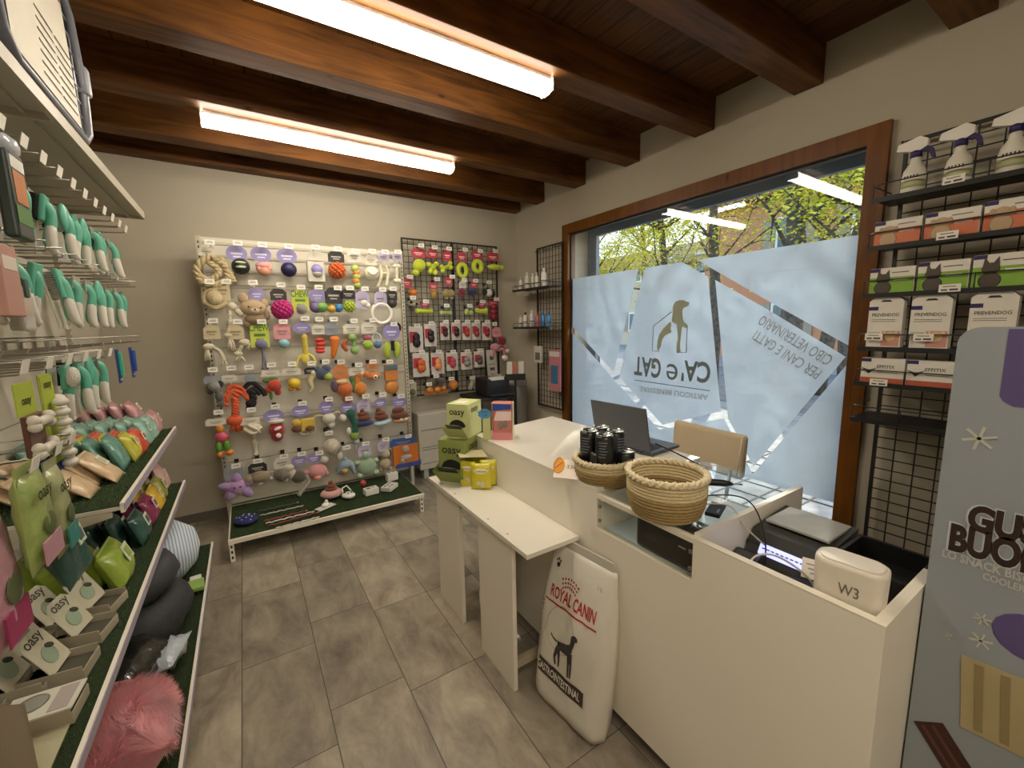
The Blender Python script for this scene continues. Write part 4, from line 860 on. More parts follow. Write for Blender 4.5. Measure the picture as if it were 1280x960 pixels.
# ================================================================ toy display stand on the back wall
def grass(mb, x0, x1, y0, y1, z, n, hgt=.014):
    rnd = random.Random(int(abs(x0*977+y0*131)))
    mb.m(mat('1d2c10', .95, var=.3, scale=60.)); mb.b2((x0, y0, z), (x1, y1, z+.003)); mb.m(mat('3f5c1e', .8, var=.35, scale=9.))
    vs, fs = [], []
    for i in range(n):
        x, y, a = rnd.uniform(x0+.004, x1-.004), rnd.uniform(y0+.004, y1-.004), rnd.uniform(0, 6.28); h = hgt*rnd.uniform(.6, 1.2); c, s_ = math.cos(a), math.sin(a); k = len(vs)
        vs += [(x-c*.0012, y-s_*.0012, z+.002), (x+c*.0012, y+s_*.0012, z+.002), (x+rnd.uniform(-.5, .5)*h, y+rnd.uniform(-.5, .5)*h, z+h)]; fs.append((k, k+1, k+2))
    mb.add(vs, fs)
SH = mat('cdc6b4', .45, var=.02); SH2 = mat('b8b19d', .5, var=.02); WP = mat('e3ddcd', .4, var=.02)
YP, GX0, GX1 = 3.83, -.225, 1.275
t = thing('toy_display_stand', 'beige metal shop stand for dog toys against the back wall', 'display stand', (GX0, YP, 0))
k = MB(SH)
for i in range(6): k.b2((.03, 0, .165+i*.338), (GX1-GX0-.03, .012, .165+(i+1)*.338-.005))
part('back_panel', k, t)
k = MB(SH2)
for z in (2.14, 2.05, 1.94, 1.83, 1.715, 1.38, 1.10, .80): k.b2((.03, -.008, z), (GX1-GX0-.03, .0, z+.018))
part('hook_rails', k, t)
hb = mat('2c2a27', .7)
for x in (0, GX1-GX0-.03):
    k = MB(SH2); k.b2((x, -.03, 0), (x+.03, .03, 2.19)); k.m(hb)
    for j in range(58): k.b2((x+.011, -.0306, .2+j*.034), (x+.019, -.0300, .2+j*.034+.016))
    part('upright', k, t)
k = MB(SH); k.b2((.02, -.655, .142), (1.36, 0, .152)); part('base_shelf', k, t)
k = MB(WP); k.b2((.02, -.668, .128), (1.36, -.655, .160)); k.b2((.02, -.674, .150), (1.36, -.668, .160)); part('price_rail', k, t)
for x in (.022, 1.33):
    k = MB(WP); k.prism([(-.655, 0), (-.62, 0), (-.60, .10), (-.03, .10), (-.03, .142), (-.655, .142)], .025, TR(x, 0, 0) @ Matrix(((0, 0, 1, 0), (1, 0, 0, 0), (0, 1, 0, 0), (0, 0, 0, 1)))); k.m(hb)
    for j in range(3): k.b2((x+.007, -.6556, .02+j*.038), (x+.018, -.655, .04+j*.038))
    part('foot', k, t)
k = MB(); grass(k, GX0+.03, 1.13, 3.19, 3.80, .1525, 12000, .012); solo('grass_mat', k, 'dark green artificial grass mat on the base of the toy stand', 'artificial grass')
FYT = 3.64
def mpp(p): return (Vector(p)-Vector((0, 0, CAMH))).dot(_f)/FPX
CH = mat('a9a49a', .3, metal=.9); TAG = mat('ece7da', .5)
HC = dict(p='8d82b4', w='cfc8b8', k='2e2b2a', g='b9c24a', b='c4b491', r='b23a4a', o='d07a3a', pk='d98f96', gr='8b8f96', lp='b7abc9', bl='34579a')
def hook(x, z, panelY, tipY, label, group, dark=False, tag=True, px=None, tw=.058, th_=.034):
    t = thing('display_hook', label, 'hook', (x, tipY, z), (0, 0, 0), group); m = BLK if dark else CH
    part('wire_arm', MB(m).tube([(0, panelY-tipY, -.012), (0, .0, .0), (0, -.004, .014)], .0028, 5), t)
    part('back_clip', MB(m).box((0, panelY-tipY-.006, -.012), (.03, .008, .03)), t)
    if tag:
        part('price_tag', MB(TAG).box((0, -.008, .0), (tw, .0015, th_)), t, label='white price tag')
        k = MB(mat('77726a', .5)); k.b2((-tw*.35, -.0095, -.004), (tw*.35, -.0088, 0)); k.b2((-tw*.2, -.0095, .004), (tw*.3, -.0088, .007)); part('print', k, t)
def hooklab(l):
    l = l.split(' on the far')[0]; a, _, b = l.partition(','); w = a.split()
    if len(w) > 11: w = w[:11]
    while w[-1] in ('a', 'an', 'the', 'in', 'on', 'with', 'and', 'at', 'of', 'its', 'lowest', 'far', 'to', 'white', 'blue', 'black', 'fourth', 'green', 'in a'): w.pop()
    return 'hook for the '+' '.join(w)+((','+b) if len(w)+len(b.split()) < 13 and b else '')
def toy(name, label, cat, cx, cy, spec, head=None, tag=None, tipY=FYT, panelY=YP, group=None, dark=None, hlab=None, hg='display hooks on the toy stand', depth=1.):
    """spec: list of (part name, material, prims) in photo pixels around (cx,cy); e=ellipsoid t=tube k=knobs b=box"""
    Y = tipY+.05; c = onY(cx, cy, Y); u = mpp(c); t = thing(name, label, cat, c, (0, 0, 0), group)
    for nm, m, prims in spec:
        mb = MB(m)
        for q in prims:
            if q[0] == 'e':
                _, x, z, rx, rz = q[:5]; ry = q[5] if len(q) > 5 and q[5] is not None else min(rx, rz)*depth; rot = q[6] if len(q) > 6 else 0; dy = q[7] if len(q) > 7 else 0
                mb.sph((0, 0, 0), (rx*u, ry*u, rz*u), 14, 9, TR(x*u, dy*u, z*u) @ RY(math.radians(rot)))
            elif q[0] == 't':
                mb.tube(bez([(p[0]*u, (p[2] if len(p) > 2 else 0)*u, p[1]*u) for p in q[1]], 5), q[2]*u if not hasattr(q[2], '__len__') else [a*u for a in q[2]], 7, closed=False)
            elif q[0] == 'ring':
                _, x, z, R, r, el = q; mb.tube([((x+R*math.cos(a*PI/12))*u, 0, (z+R*el*math.sin(a*PI/12))*u) for a in range(24)], r*u, 8, closed=True)
            elif q[0] == 'knob':
                _, x, z, R, n_ = q; mb.sph((x*u, 0, z*u), R*.86*u, 14, 9)
                for i in range(n_): zz = 1-2*(i+.5)/n_; rr_ = (1-zz*zz)**.5; a = i*2.39996; mb.sph((x*u+R*.86*u*rr_*math.cos(a), R*.86*u*rr_*math.sin(a), z*u+R*.86*u*zz), R*.24*u, 6, 4)
            elif q[0] == 'box': _, x, z, w, h, d = q[:6]; mb.box((x*u, (q[6] if len(q) > 6 else 0)*u, z*u), (w*u, d*u, h*u), bev=min(w, h, d)*u*.15)
            elif q[0] == 'poly': mb.front([(p[0]*u, p[1]*u) for p in q[1]], q[2]*u, (0, -q[2]*u/2+(q[3] if len(q) > 3 else 0)*u, 0))
            elif q[0] == 'twist':   # rope of two strands
                _, pts, R, r, n_ = q; pp = bez([(p[0]*u, 0, p[1]*u) for p in pts], 8); 
                for ph in (0, PI):
                    out = []
                    for i, p in enumerate(pp):
                        tg = (pp[min(i+1, len(pp)-1)]-pp[max(i-1, 0)]).normalized(); sx = tg.cross(Vector((0, 1, 0))).normalized(); a = i/len(pp)*2*PI*n_+ph
                        out.append(p+sx*math.cos(a)*R*u+Vector((0, 1, 0))*math.sin(a)*R*u)
                    mb.tube(out, r*u, 6)
            elif q[0] == 'fray':
                _, x, z, w, L, n_ = q; rnd = random.Random(int(x*7+z*13)+n_)
                for i in range(n_): a = rnd.uniform(-1, 1); mb.tube([(x*u, 0, z*u), ((x+a*w*.6)*u, rnd.uniform(-.3, .3)*w*u, (z-L*.5)*u), ((x+a*w)*u, rnd.uniform(-.4, .4)*w*u, (z-L)*u)], [1.1*u, 1.2*u, .6*u], 5)
        part(nm, mb, t)
    hx, hy = cx, cy-18
    if head:
        hx, hy, hw, hh, hc = head[:5]; x, z = (hx-cx)*u, (cy-hy)*u
        mb = MB(card(HC.get(hc, hc))); r_ = min(hw, hh)*.28*u; w2, h2 = hw*u/2, hh*u/2
        if hc == 'p': pts = [(w2*math.cos(a*PI/8)*(1.08 if abs(math.sin(a*PI/8)) < .8 else 1), h2*math.sin(a*PI/8)) for a in range(16)]
        else: pts = [(-w2, -h2), (w2, -h2), (w2, h2-r_), (w2-r_, h2), (-w2+r_, h2), (-w2, h2-r_)]
        mb.front(pts, .0015, (x, -.012, z)); part('header_card', mb, t)
        mb = MB(mat({'p': 'd7d2e2', 'k': 'b9b4aa', 'g': '4d7a2c', 'b': '8f7d5a', 'r': 'f0c9c9'}.get(hc, '8f8a80'), .5)); mb.b2((x-w2*.6, -.0132, z-h2*.1), (x+w2*.6, -.0122, z+h2*.12)); mb.b2((x-w2*.4, -.0132, z-h2*.45), (x+w2*.4, -.0122, z-h2*.3))
        if len(head) > 5: mb.ftext(head[5], hh*.30*u, (x, -.0135, z+h2*.62), .02, hw*u*1.05)
        part('header_print', mb, t)
    tx, ty = tag if tag else (hx, hy-(head[3]/2 if head else 0)-2)
    p = onY(tx, ty, tipY)
    hook(p.x, p.z, panelY, tipY, hlab or (hooklab(label)), hg, (cy > 445) if dark is None else dark)
    part('hanging_loop', MB(mat('d8d2c4', .6)).tube([(0, 0, (4)*u), ((tx-cx)*u*.5, -.01, (cy-ty)*u*.5), ((tx-cx)*u, -.01, (cy-ty)*u)], .0012, 4), t)
    return t
R_ = lambda c: rubber(c)
ROPE = mat('c2b08a', .95, bump=.6, scale=150., var=.15); ROPEW = mat('d2c8ae', .95, bump=.6, scale=150., var=.12)
def eyes(*p): return ('eyes', mat('15120f', .3), [('e', x, z, 1.1, 1.1, 1.1, 0, d) for x, z, d in p])
DT = 'dog toy'
# --- row 1
toy('rope_toy', 'big looped beige rope knot hanging at the top left corner of the toy stand', DT, 267, 338, [('rope', ROPE, [('twist', [(-2, 18), (-16, 4), (-14, -14), (2, -18), (14, -10), (12, 6), (0, 16)], 2.2, 2.6, 9), ('twist', [(-4, 10), (6, -2), (-6, -12), (-16, -6)], 2, 2.4, 5), ('twist', [(8, 16), (16, 0), (20, -14)], 2, 2.4, 5)])], (262, 316, 17, 10, 'w'), (262, 303))
toy('ball_toy', 'black ball with a cream stripe on a purple card, top row', DT, 301, 333, [('ball', R_('1d2a28'), [('e', 0, 0, 10, 10)]), ('stripe', R_('cfd3a6'), [('e', 0, 4, 6, 1.6, 3, 0, -7.2), ('e', 0, -1.5, 5.5, 1.8, 2.5, 0, -8)])], (298, 318, 21, 20, 'p'), (297, 304))
toy('strawberry_toy', 'pink muffin-shaped rubber toy on a purple card, top row', DT, 330, 335, [('cup', R_('c98f72'), [('e', 0, -4, 7, 6)]), ('top', R_('dd9d95'), [('e', 0, 3, 9, 5), ('e', -5, -1, 4, 4), ('e', 5, 0, 4, 4)])], (328, 319, 21, 19, 'p'), (328, 306))
toy('ball_toy', 'navy blue ball on a purple card, top row', DT, 361, 337, [('ball', R_('221f4a'), [('e', 0, 0, 9, 9)])], (360, 321, 21, 19, 'p'), (361, 308))
toy('boxed_ball', 'purple ball in a white carton, top row', DT, 394, 336, [('carton', mat('cbc5b6', .5), [('box', 1, -3, 20, 26, 9, 4), ('poly', [(-9, 10), (11, 10), (8, 21), (-5, 21)], 1, -1)]), ('ball', R_('8e85bd'), [('e', 2, -1, 6.8, 6.8, 5)]), ('cup', R_('a8a49a'), [('e', 2, -6, 6, 4.5, 5)])], None, (394, 309))
toy('knobbly_ball', 'orange knobbly ball on a black and white card, top row', DT, 421.5, 338, [('ball', R_('c9602a'), [('knob', 0, 0, 10, 60)])], (421, 322, 19, 13, 'k'), (422, 311))
toy('caterpillar_toy', 'string of green and orange balls, top row', DT, 445, 345, [('green_balls', R_('a9bb5e'), [('e', -1, 9, 5, 5), ('e', 1, -1, 5, 5), ('e', 1, -11, 4.5, 4.5)]), ('orange_balls', R_('d8924e'), [('e', 1, 4, 4.8, 4.8), ('e', 0, -6, 4.8, 4.8)])], (444, 321, 16, 16, 'w'), (444, 314))
toy('ball_toy', 'cream ball with a curved groove, top row', DT, 464, 342, [('ball', R_('d9d3bd'), [('e', 0, 0, 9, 9)]), ('groove', R_('efead8'), [('t', [(-6, 2, -8), (0, -2, -9.3), (6, 3, -8)], 1.1)])], (464, 326, 14, 12, 'w'), (465, 314))
toy('bone_chew', 'pale branch-shaped chew at the right of the top row', DT, 480, 344, [('chew', R_('d6cfb0'), [('t', [(-4, 12), (-3, 0), (-9, -15)], 1.8), ('t', [(2, 12), (5, 3), (2, -14)], 1.9), ('t', [(-3, 2), (4, 3)], 1.5)])], (480, 322, 14, 10, 'lp'), (481, 315))
toy('bone_chew', 'pale bone-shaped chew at the right end of the top row', DT, 496, 342, [('chew', R_('dcd6bc'), [('e', -2, 9, 3, 3), ('e', 2, 9, 3, 3), ('t', [(0, 8), (0, -8)], 1.8), ('e', -2, -9, 3, 3), ('e', 2, -9, 3, 3)])], (497, 322, 12, 10, 'lp'), (497, 315))
# --- row 2
toy('rope_toy', 'round coiled beige rope ball below the top left rope knot', DT, 268, 373, [('rope', ROPE, [('e', 0, 1, 9, 10, 8), ('ring', 0, 0, 11, 2.4, .95), ('ring', 0, 0, 7, 2.4, .95), ('t', [(-12, -4), (0, -12), (13, -5)], 2.3)])], None, (262, 352))
toy('rope_toy', 'white knotted rope tug beside the plush bear', DT, 291, 405, [('rope', ROPEW, [('e', 1, 22, 6, 5, 5, 20), ('e', 8, 14, 6, 4, 4, 50), ('twist', [(-2, 18), (-3, 0), (-7, -14)], 1.5, 1.8, 6), ('e', -6, -14, 5, 3.5), ('fray', -4, -16, 5, 17, 14)])], (284, 364, 16, 24, 'b'), (283, 352))
toy('plush_bear', 'beige plush bear with dark arms on a purple card', DT, 317, 388, [('head', plush('b29a78'), [('e', 0, 3, 15, 10.5, 9), ('e', -10, 15, 5.5, 6.5, 4), ('e', 12, 9, 4.5, 6, 4)]), ('muzzle', plush('c9b592'), [('e', 1, -0.5, 5, 3.5, 3, 0, -7.5)]), ('body', plush('8c7657'), [('e', 1, -11, 12, 7.5, 7), ('e', 14, -6, 4, 6, 4), ('e', -8, -17, 4, 5, 4)]), eyes((-5, 4, -8.5), (8, 3, -8.2), (1.5, 1, -11))], (322, 368, 16, 16, 'p'), (316, 353))
toy('knobbly_ball', 'magenta knobbly ball on a black card, second row', DT, 353, 387, [('ball', R_('b3246f'), [('knob', 0, 0, 12, 80)])], (350, 369, 18, 14, 'k'), (351, 356))
toy('tennis_ball', 'grey ball on a green and yellow CHEW card, second row', DT, 377, 385, [('ball', plush('8f8b82'), [('e', 0, -1, 6.8, 6.8)])], (376, 376, 19, 26, 'g', 'CHEW'), (376, 359))
toy('ball_toy', 'green and purple oval ball on a purple card, second row', DT, 400, 384, [('ball', R_('6c9a4a'), [('e', 2, 0, 8, 6.5)]), ('shell', R_('6e5a86'), [('e', -4, 0, 8, 7, 5.5, 0, 1)])], (398, 370, 19, 16, 'p'), (398, 359))
toy('ball_toy', 'blue and yellow ball pair on a dark card, second row', DT, 420, 385, [('blue_ball', R_('3d7fae'), [('e', 3, 0, 5.5, 5.5)]), ('yellow_ball', R_('c99a3a'), [('e', -5, -1, 5.5, 5)])], (418, 370, 20, 20, 'k'), (422, 360))
toy('knobbly_ball', 'lime green knobbly ball, second row', DT, 437, 383, [('ball', R_('a5b93a'), [('knob', 0, 0, 7.2, 44)])], (436, 368, 17, 12, 'k'), (437, 360))
toy('puppy_toy', 'white soft toy on a pale purple card, second row', DT, 455, 379, [('toy', R_('d9d5cb'), [('e', 0, 0, 5, 4.5), ('e', 4, -3, 4, 3.5)])], (453, 375, 17, 22, 'lp'), (456, 361))
toy('ring_toy', 'large white ring with a gap on a pale purple card', DT, 477, 392, [('ring', R_('e3ddcf'), [('ring', 0, 0, 12, 2.3, 1.)])], (476, 374, 15, 18, 'lp'), (478, 362))
toy('ball_toy', 'small dark ball on a dark card at the right end of the second row', DT, 490, 377, [('ball', R_('3a3431'), [('e', 0, -2, 6, 6)])], (490, 369, 13, 13, 'k'), (491, 361))
# --- row 3
toy('rope_toy', 'short beige rope tug at the left end of the third row', DT, 268, 442, [('rope', ROPEW, [('e', -5, 9, 6, 4, 4), ('fray', -7, 8, 4, 16, 10), ('twist', [(-2, 9), (6, 2), (9, -10)], 1.3, 1.6, 5), ('fray', 9, -9, 4, 7, 8)])], (268, 415, 17, 18, 'b'), (266, 401))
toy('rope_toy', 'double-knotted white rope tug, second in the third row', DT, 301, 440, [('rope', ROPEW, [('e', 5, 12, 6, 4.5, 4), ('fray', 10, 12, 5, 10, 8), ('twist', [(3, 10), (-2, 0)], 1.4, 1.7, 3), ('e', -3, -2, 5, 3.5), ('fray', -2, -4, 6, 8, 12)])], (298, 415, 17, 18, 'b'), (297, 402))
toy('tennis_toy', 'grey-purple ball with a hanging strap on a CHEW card', DT, 327, 432, [('ball', plush('77738f'), [('e', 0, 2, 7.5, 6.5)]), ('strap', mat('76727e', .8), [('t', [(0, -3), (1, -14), (-1, -30)], 1.8), ('t', [(1, -14), (4, -30)], 1.5)])], (326, 419, 20, 30, 'g', 'CHEW'), (327, 402))
toy('ball_toy', 'light blue ball on a pink and blue card, third row', DT, 355, 429, [('ball', R_('8fb9c0'), [('e', 0, 0, 6.5, 6)])], (354, 414, 18, 20, 'pk'), (354, 402))
toy('banana_toy', 'long yellow peeled banana plush in the third row', DT, 381, 440, [('banana', plush('c9b13a'), [('t', [(1, 20), (1, 6), (0, -8)], [3.4]*11), ('e', 1, 19, 3, 4)]), ('peel', plush('d9c653'), [('t', [(0, -2), (-8, -8), (-12, -20)], 1.6), ('t', [(2, -2), (8, -6), (12, -16)], 1.8), ('e', 0, -8, 5, 8, 4)])], (380, 410, 19, 14, 'p'), (381, 398))
toy('spiral_toy', 'red rubber spiral toy in the third row', DT, 400, 432, [('spiral', R_('c03a2e'), [('e', 0, 7, 6, 3), ('e', 1, 2, 6, 3), ('e', 0, -3, 6, 3), ('e', 0, -7, 5.5, 3)])], (399, 412, 15, 12, 'w'), (399, 399))
toy('carrot_toy', 'orange carrot-shaped toy in the third row', DT, 418, 434, [('carrot', R_('d9762c'), [('t', [(1, 11), (0, 0), (-3, -14)], [5.5, 5.4, 5.2, 5, 4.7, 4.4, 4, 3.5, 3, 2.4, 1.2]), ('e', 1, 11, 5.5, 3)])], (416, 411, 16, 15, 'gr'), (417, 399))
toy('dumbbell_toy', 'green rubber dumbbell in the third row', DT, 442, 430, [('dumbbell', R_('86a85e'), [('e', -1, 8, 5.2, 5.2), ('t', [(0, 8), (1, -8)], 2.3), ('e', 1, -8, 5.2, 5.2)]), ('cord', R_('b0582e'), [('t', [(-8, 6), (-12, -2), (-8, -8)], 2.4)])], (440, 411, 19, 12, 'w'), (442, 401))
toy('ball_set', 'green ball with a blue ring and ball in the third row', DT, 463, 431, [('green_ball', plush('9fb53c'), [('e', -3, 0, 6.5, 6.5)]), ('blue_ball', plush('54719a'), [('e', 9, 0, 5, 5)]), ('ring', R_('b9c0c8'), [('ring', 8, 8, 5, 1.2, 1.2)]), ('pink_cap', plush('a8506a'), [('e', -3, 9, 5.5, 3.5)])], (462, 410, 19, 14, 'w'), (466, 400))
toy('tennis_pair', 'two lime tennis pieces with a black clip at the right of the third row', DT, 490, 436, [('tennis', plush('a3b43c'), [('e', -6, -2, 5, 11, 5), ('e', 6, -2, 5, 11, 5)]), ('clip', R_('1b1a19'), [('box', 0, 4, 4, 12, 3, -4), ('ring', 4, 26, 8, 1.6, .8)])], (490, 415, 20, 20, 'p'), (492, 405))
# --- row 4
toy('plush_bone', 'grey and black plush with a dangling body at the left of the fourth row', DT, 270, 488, [('head', plush('8d8a84'), [('e', -1, 6, 7, 7)]), ('ears', plush('2b2a2b'), [('e', 5, 8, 4, 5), ('e', -6, -1, 3.5, 4)]), ('body', plush('5c5a58'), [('e', 3, -8, 5, 6), ('e', 4, -17, 4, 5)])], (268, 474, 18, 10, 'gr'), (266, 462))
toy('rope_octopus', 'bright orange-red knotted rope bunch hanging to the fifth row', DT, 294, 498, [('strands', mat('cf5a35', .9, bump=.4, scale=120.), [('t', [(-8, 8), (-2, 16), (8, 12), (12, 4)], 2.6), ('t', [(-10, 2), (0, 10), (9, 4), (14, -4)], 2.6), ('t', [(-9, -3), (-4, 8), (4, 2)], 2.6), ('t', [(-10, 6), (-12, -4), (-7, -8)], 2.2), ('twist', [(0, 0), (-1, -12), (-2, -24)], 2.4, 2.6, 4), ('e', -3, -28, 9, 7, 6), ('fray', -2, -30, 8, 12, 14)])], (290, 472, 16, 8, 'w'), (289, 460))
toy('rope_toy', 'black rope bundle in the fourth row', DT, 316, 492, [('strands', mat('1d1b1d', .9), [('t', [(-8, 8), (0, 14), (10, 4), (13, -4)], 2.8), ('t', [(-6, 2), (2, 6), (8, -2)], 2.8), ('twist', [(0, 4), (-1, -10), (-6, -20)], 2.2, 2.8, 3), ('e', -3, -12, 6, 6, 5)])], (316, 472, 14, 9, 'gr'), (311, 459))
toy('strawberry_plush', 'red plush strawberry with green leaves in the fourth row', DT, 342, 482, [('fruit', plush('b03a28'), [('e', 1, 0, 8, 8), ('e', -6, -4, 4, 5), ('e', 4, -8, 4, 5)]), ('leaves', plush('5b7a2e'), [('e', -7, 7, 5, 3), ('e', 0, 8, 6, 2.5), ('e', -4, -12, 2, 6)])], (340, 466, 20, 8, 'w'), (339, 456))
toy('chick_ball', 'round yellow chick toy in the fourth row', DT, 368, 479, [('ball', R_('d2b632'), [('e', 0, 0, 7.5, 7)]), ('feet', R_('c47a2c'), [('e', -4, -7, 3.5, 2.5), ('e', 4, -7, 3.5, 2.5)])], (366, 464, 21, 9, 'w'), (365, 455))
toy('seahorse_toy', 'cream seahorse rubber toy in the fourth row', DT, 391, 476, [('toy', R_('cfc39a'), [('e', 1, 9, 3.5, 4.5), ('t', [(2, 8), (-3, 0), (-1, -8), (-5, -14)], [3.2, 3.2, 3.4, 3.6, 3.6, 3.6, 3.4, 3.2, 3, 2.6, 2.4, 2, 1.8, 1.6, 1.3, 1])])], (389, 463, 14, 8, 'k'), (389, 454))
toy('plush_mouse', 'dark blue plush holding a small green ball', DT, 406, 467, [('body', plush('4a5568'), [('e', -3, 0, 8, 8), ('e', 2, 6, 6, 5), ('e', -8, 5, 4, 5)]), ('ball', plush('9cae3c'), [('e', 3, -4, 5, 4.5, 5, 0, -6)])], None, (407, 452))
toy('plush_monster', 'orange and purple plush monster in the fourth row', DT, 427, 484, [('body', plush('c0662e'), [('e', 3, -2, 10, 10), ('e', 6, -14, 7, 7)]), ('head', plush('6f5468'), [('e', -7, 2, 6, 8, 6)]), ('belly', plush('d9a878'), [('e', 1, 7, 8, 4, 5, 0, -4)])], (427, 464, 16, 16, 'o'), (426, 452))
toy('plush_giraffe', 'orange plush dinosaur with a green back in the fourth row', DT, 449, 482, [('body', plush('cf7f2c'), [('e', 1, -4, 8, 9), ('t', [(0, 0), (-2, 8), (-1, 14)], 3.2), ('e', 0, 13, 5, 3.5)]), ('back', plush('55733a'), [('e', -7, 0, 3, 9), ('e', -8, 9, 3, 4)])], (447, 464, 19, 9, 'w'), (448, 456))
toy('plush_fish', 'orange fish toy with a big round eye in the fourth row', DT, 467, 470, [('body', plush('cf7b35'), [('e', 0, 0, 9, 5), ('e', -9, 3, 4, 4)]), ('eye', R_('e6e0d0'), [('e', 1, -1, 3, 3, 2, 0, -4)]), ('pupil', R_('17130f'), [('e', 1, -1, 1.2, 1.2, 1, 0, -6)])], (466, 457, 13, 9, 'o'), (466, 452), dark=True)
toy('boxed_toy', 'orange toy in an orange carton at the right of the fourth row', DT, 489, 470, [('carton', card('c9803c'), [('box', 0, 4, 16, 20, 6)]), ('bundle', R_('c9823c'), [('e', 0, -14, 9, 9, 4)]), ('print', card('54707c'), [('box', 0, 11, 15, 6, 1, -3.4)])], None, (487, 452), dark=True)
# --- row 5
toy('clown_toy', 'rubber figure with orange head, pink shirt and green trousers', DT, 278, 553, [('head', R_('cf8a3c'), [('e', -1, 18, 4.5, 6)]), ('shirt', R_('bf4f66'), [('e', 0, 7, 7.5, 7, 5)]), ('trousers', R_('5f8f2e'), [('e', -4, -5, 4, 8, 4), ('e', 4, -5, 4, 8, 4)]), ('feet', R_('cf7a2e'), [('e', -4, -15, 4, 4), ('e', 6, -14, 5, 4)])], (274, 526, 21, 9, 'w'), (273, 515))
toy('rope_ball_toy', 'white woven rope ball with a long rope tail', DT, 317, 545, [('ball', ROPEW, [('e', 0, 9, 10, 8.5, 8), ('ring', 0, 9, 8, 2, .8), ('t', [(-9, 11, -3), (0, 5, -9), (9, 11, -3)], 2), ('t', [(-5, 15, -4), (2, 11, -9), (7, 4, -4)], 2)]), ('tail', ROPEW, [('twist', [(0, 2), (0, -8)], 1.2, 1.5, 3), ('twist', [(0, -8), (0, -24)], 2, 2.6, 4)])], (315, 525, 21, 9, 'w'), (314, 512))
toy('plush_cup', 'red plush drink cup with a pale lid', DT, 346, 537, [('cup', plush('9e2226'), [('e', 0, 0, 9, 11, 8), ('e', 0, -8, 7, 7, 6)]), ('lid', plush('c9c2b6'), [('e', 0, 11, 9.5, 3.5, 8)]), ('print', R_('e9e3da'), [('e', 1, 3, 4.5, 2, 1, -20, -8.5), ('e', 1, -6, 3, 3, 1, 0, -8.5)])], (344, 519, 21, 16, 'p'), (344, 508))
toy('plush_toast', 'yellow and brown plush toast with rope legs', DT, 378, 531, [('toast', plush('c9a83c'), [('box', 6, 0, 16, 15, 8), ('e', -6, 3, 6, 5)]), ('filling', plush('6b4626'), [('e', 8, -5, 6, 4, 4, 0, -3), ('e', -6, -4, 7, 5)]), ('rope_legs', ROPEW, [('t', [(-4, -6), (-2, -12), (6, -12)], 1.4), ('t', [(6, -8), (12, -12), (14, -6)], 1.4)])], (377, 513, 19, 15, 'p'), (378, 504))
toy('plush_elk', 'white plush with spread antlers on a purple card', DT, 410, 525, [('head', plush('c9c3b4'), [('e', 1, 2, 8, 7), ('e', 3, -6, 5, 5)]), ('antlers', plush('b0a78f'), [('t', [(-4, 5), (-12, 7), (-16, 4)], 1.8), ('t', [(6, 6), (12, 9), (14, 6)], 1.8)]), ('collar', plush('2c2b2d'), [('e', 0, -10, 5, 2)])], (409, 508, 16, 17, 'p'), (411, 499))
toy('plush_duck', 'long green and white plush duck', DT, 438, 533, [('head', plush('1f5a48'), [('e', 1, 16, 6, 7), ('t', [(3, 12), (6, 0), (3, -12)], [5]*11)]), ('face', plush('d3cfc4'), [('e', -8, 12, 4.5, 5), ('e', -2, -6, 3, 5)]), ('body', plush('8a9a3c'), [('e', 4, -12, 6, 7)]), ('tail', plush('b9bec6'), [('e', 6, -20, 4, 4), ('t', [(6, -22), (4, -30)], 1.4)])], (436, 508, 17, 15, 'p'), (436, 498))
toy('poop_plush', 'brown swirl plush on a navy base', DT, 455, 523, [('swirl', plush('6e3a20'), [('e', 0, 1, 9, 4.5, 7), ('e', -1, 6, 6.5, 3.5, 5), ('e', -2, 10, 3.5, 3, 3)]), ('base', plush('232a5e'), [('e', 0, -6, 12, 4, 9)])], (455, 507, 16, 15, 'lp'), (457, 495))
toy('poop_plush', 'brown swirl plush on a light blue base', DT, 477, 522, [('swirl', plush('6e3a20'), [('e', 0, 1, 9, 4.5, 7), ('e', -1, 6, 6.5, 3.5, 5), ('e', -3, 10, 3.5, 3, 3)]), ('base', plush('a9c3cc'), [('e', 1, -6, 11.5, 3.6, 9, -8)])], (476, 503, 15, 12, 'p'), (478, 493))
toy('poop_plush', 'brown swirl plush with white eyes on a tan base', DT, 500, 520, [('swirl', plush('6a3c24'), [('e', 0, 1, 12, 6, 8), ('e', -2, 8, 8, 4, 6)]), ('base', plush('b38a62'), [('e', 1, -5, 12, 3.4, 9)]), ('eyes', R_('e6ddd0'), [('e', -1, -3, 2, 1.6, 1.5, 0, -8), ('e', 5, -3, 2, 1.6, 1.5, 0, -8)])], (500, 502, 16, 14, 'p'), (501, 495))
# --- row 6
toy('plush_star', 'lilac plush star with a round face, lowest row at the left', DT, 297, 608, [('star', plush('a182b0'), [('e', 0, 9, 6, 10, 5), ('e', -10, 2, 10, 5.5, 5, 15), ('e', 11, 3, 9, 5.5, 5, -20), ('e', -8, -9, 6, 8, 5, 35), ('e', 9, -9, 6, 8, 5, -35)]), ('face', plush('b48cb8'), [('e', 0, 0, 11, 10, 7)]), eyes((-3, 1, -7.5), (3, 1, -7.5))], (295, 588, 20, 20, 'gr'), (295, 582))
toy('plush_mouse', 'brown-grey plush mouse with white feet in the lowest row', DT, 322, 596, [('body', plush('8e8067'), [('e', 2, 0, 12, 8, 7), ('e', -9, -1, 6, 6)]), ('tail', plush('9f917a'), [('t', [(12, 2), (18, 3), (22, 8)], 1.8)]), ('feet', plush('cfc9bc'), [('e', 2, -9, 3, 2.5), ('e', 14, -5, 2.5, 2.5)])], (323, 584, 20, 12, 'k'), (322, 576))
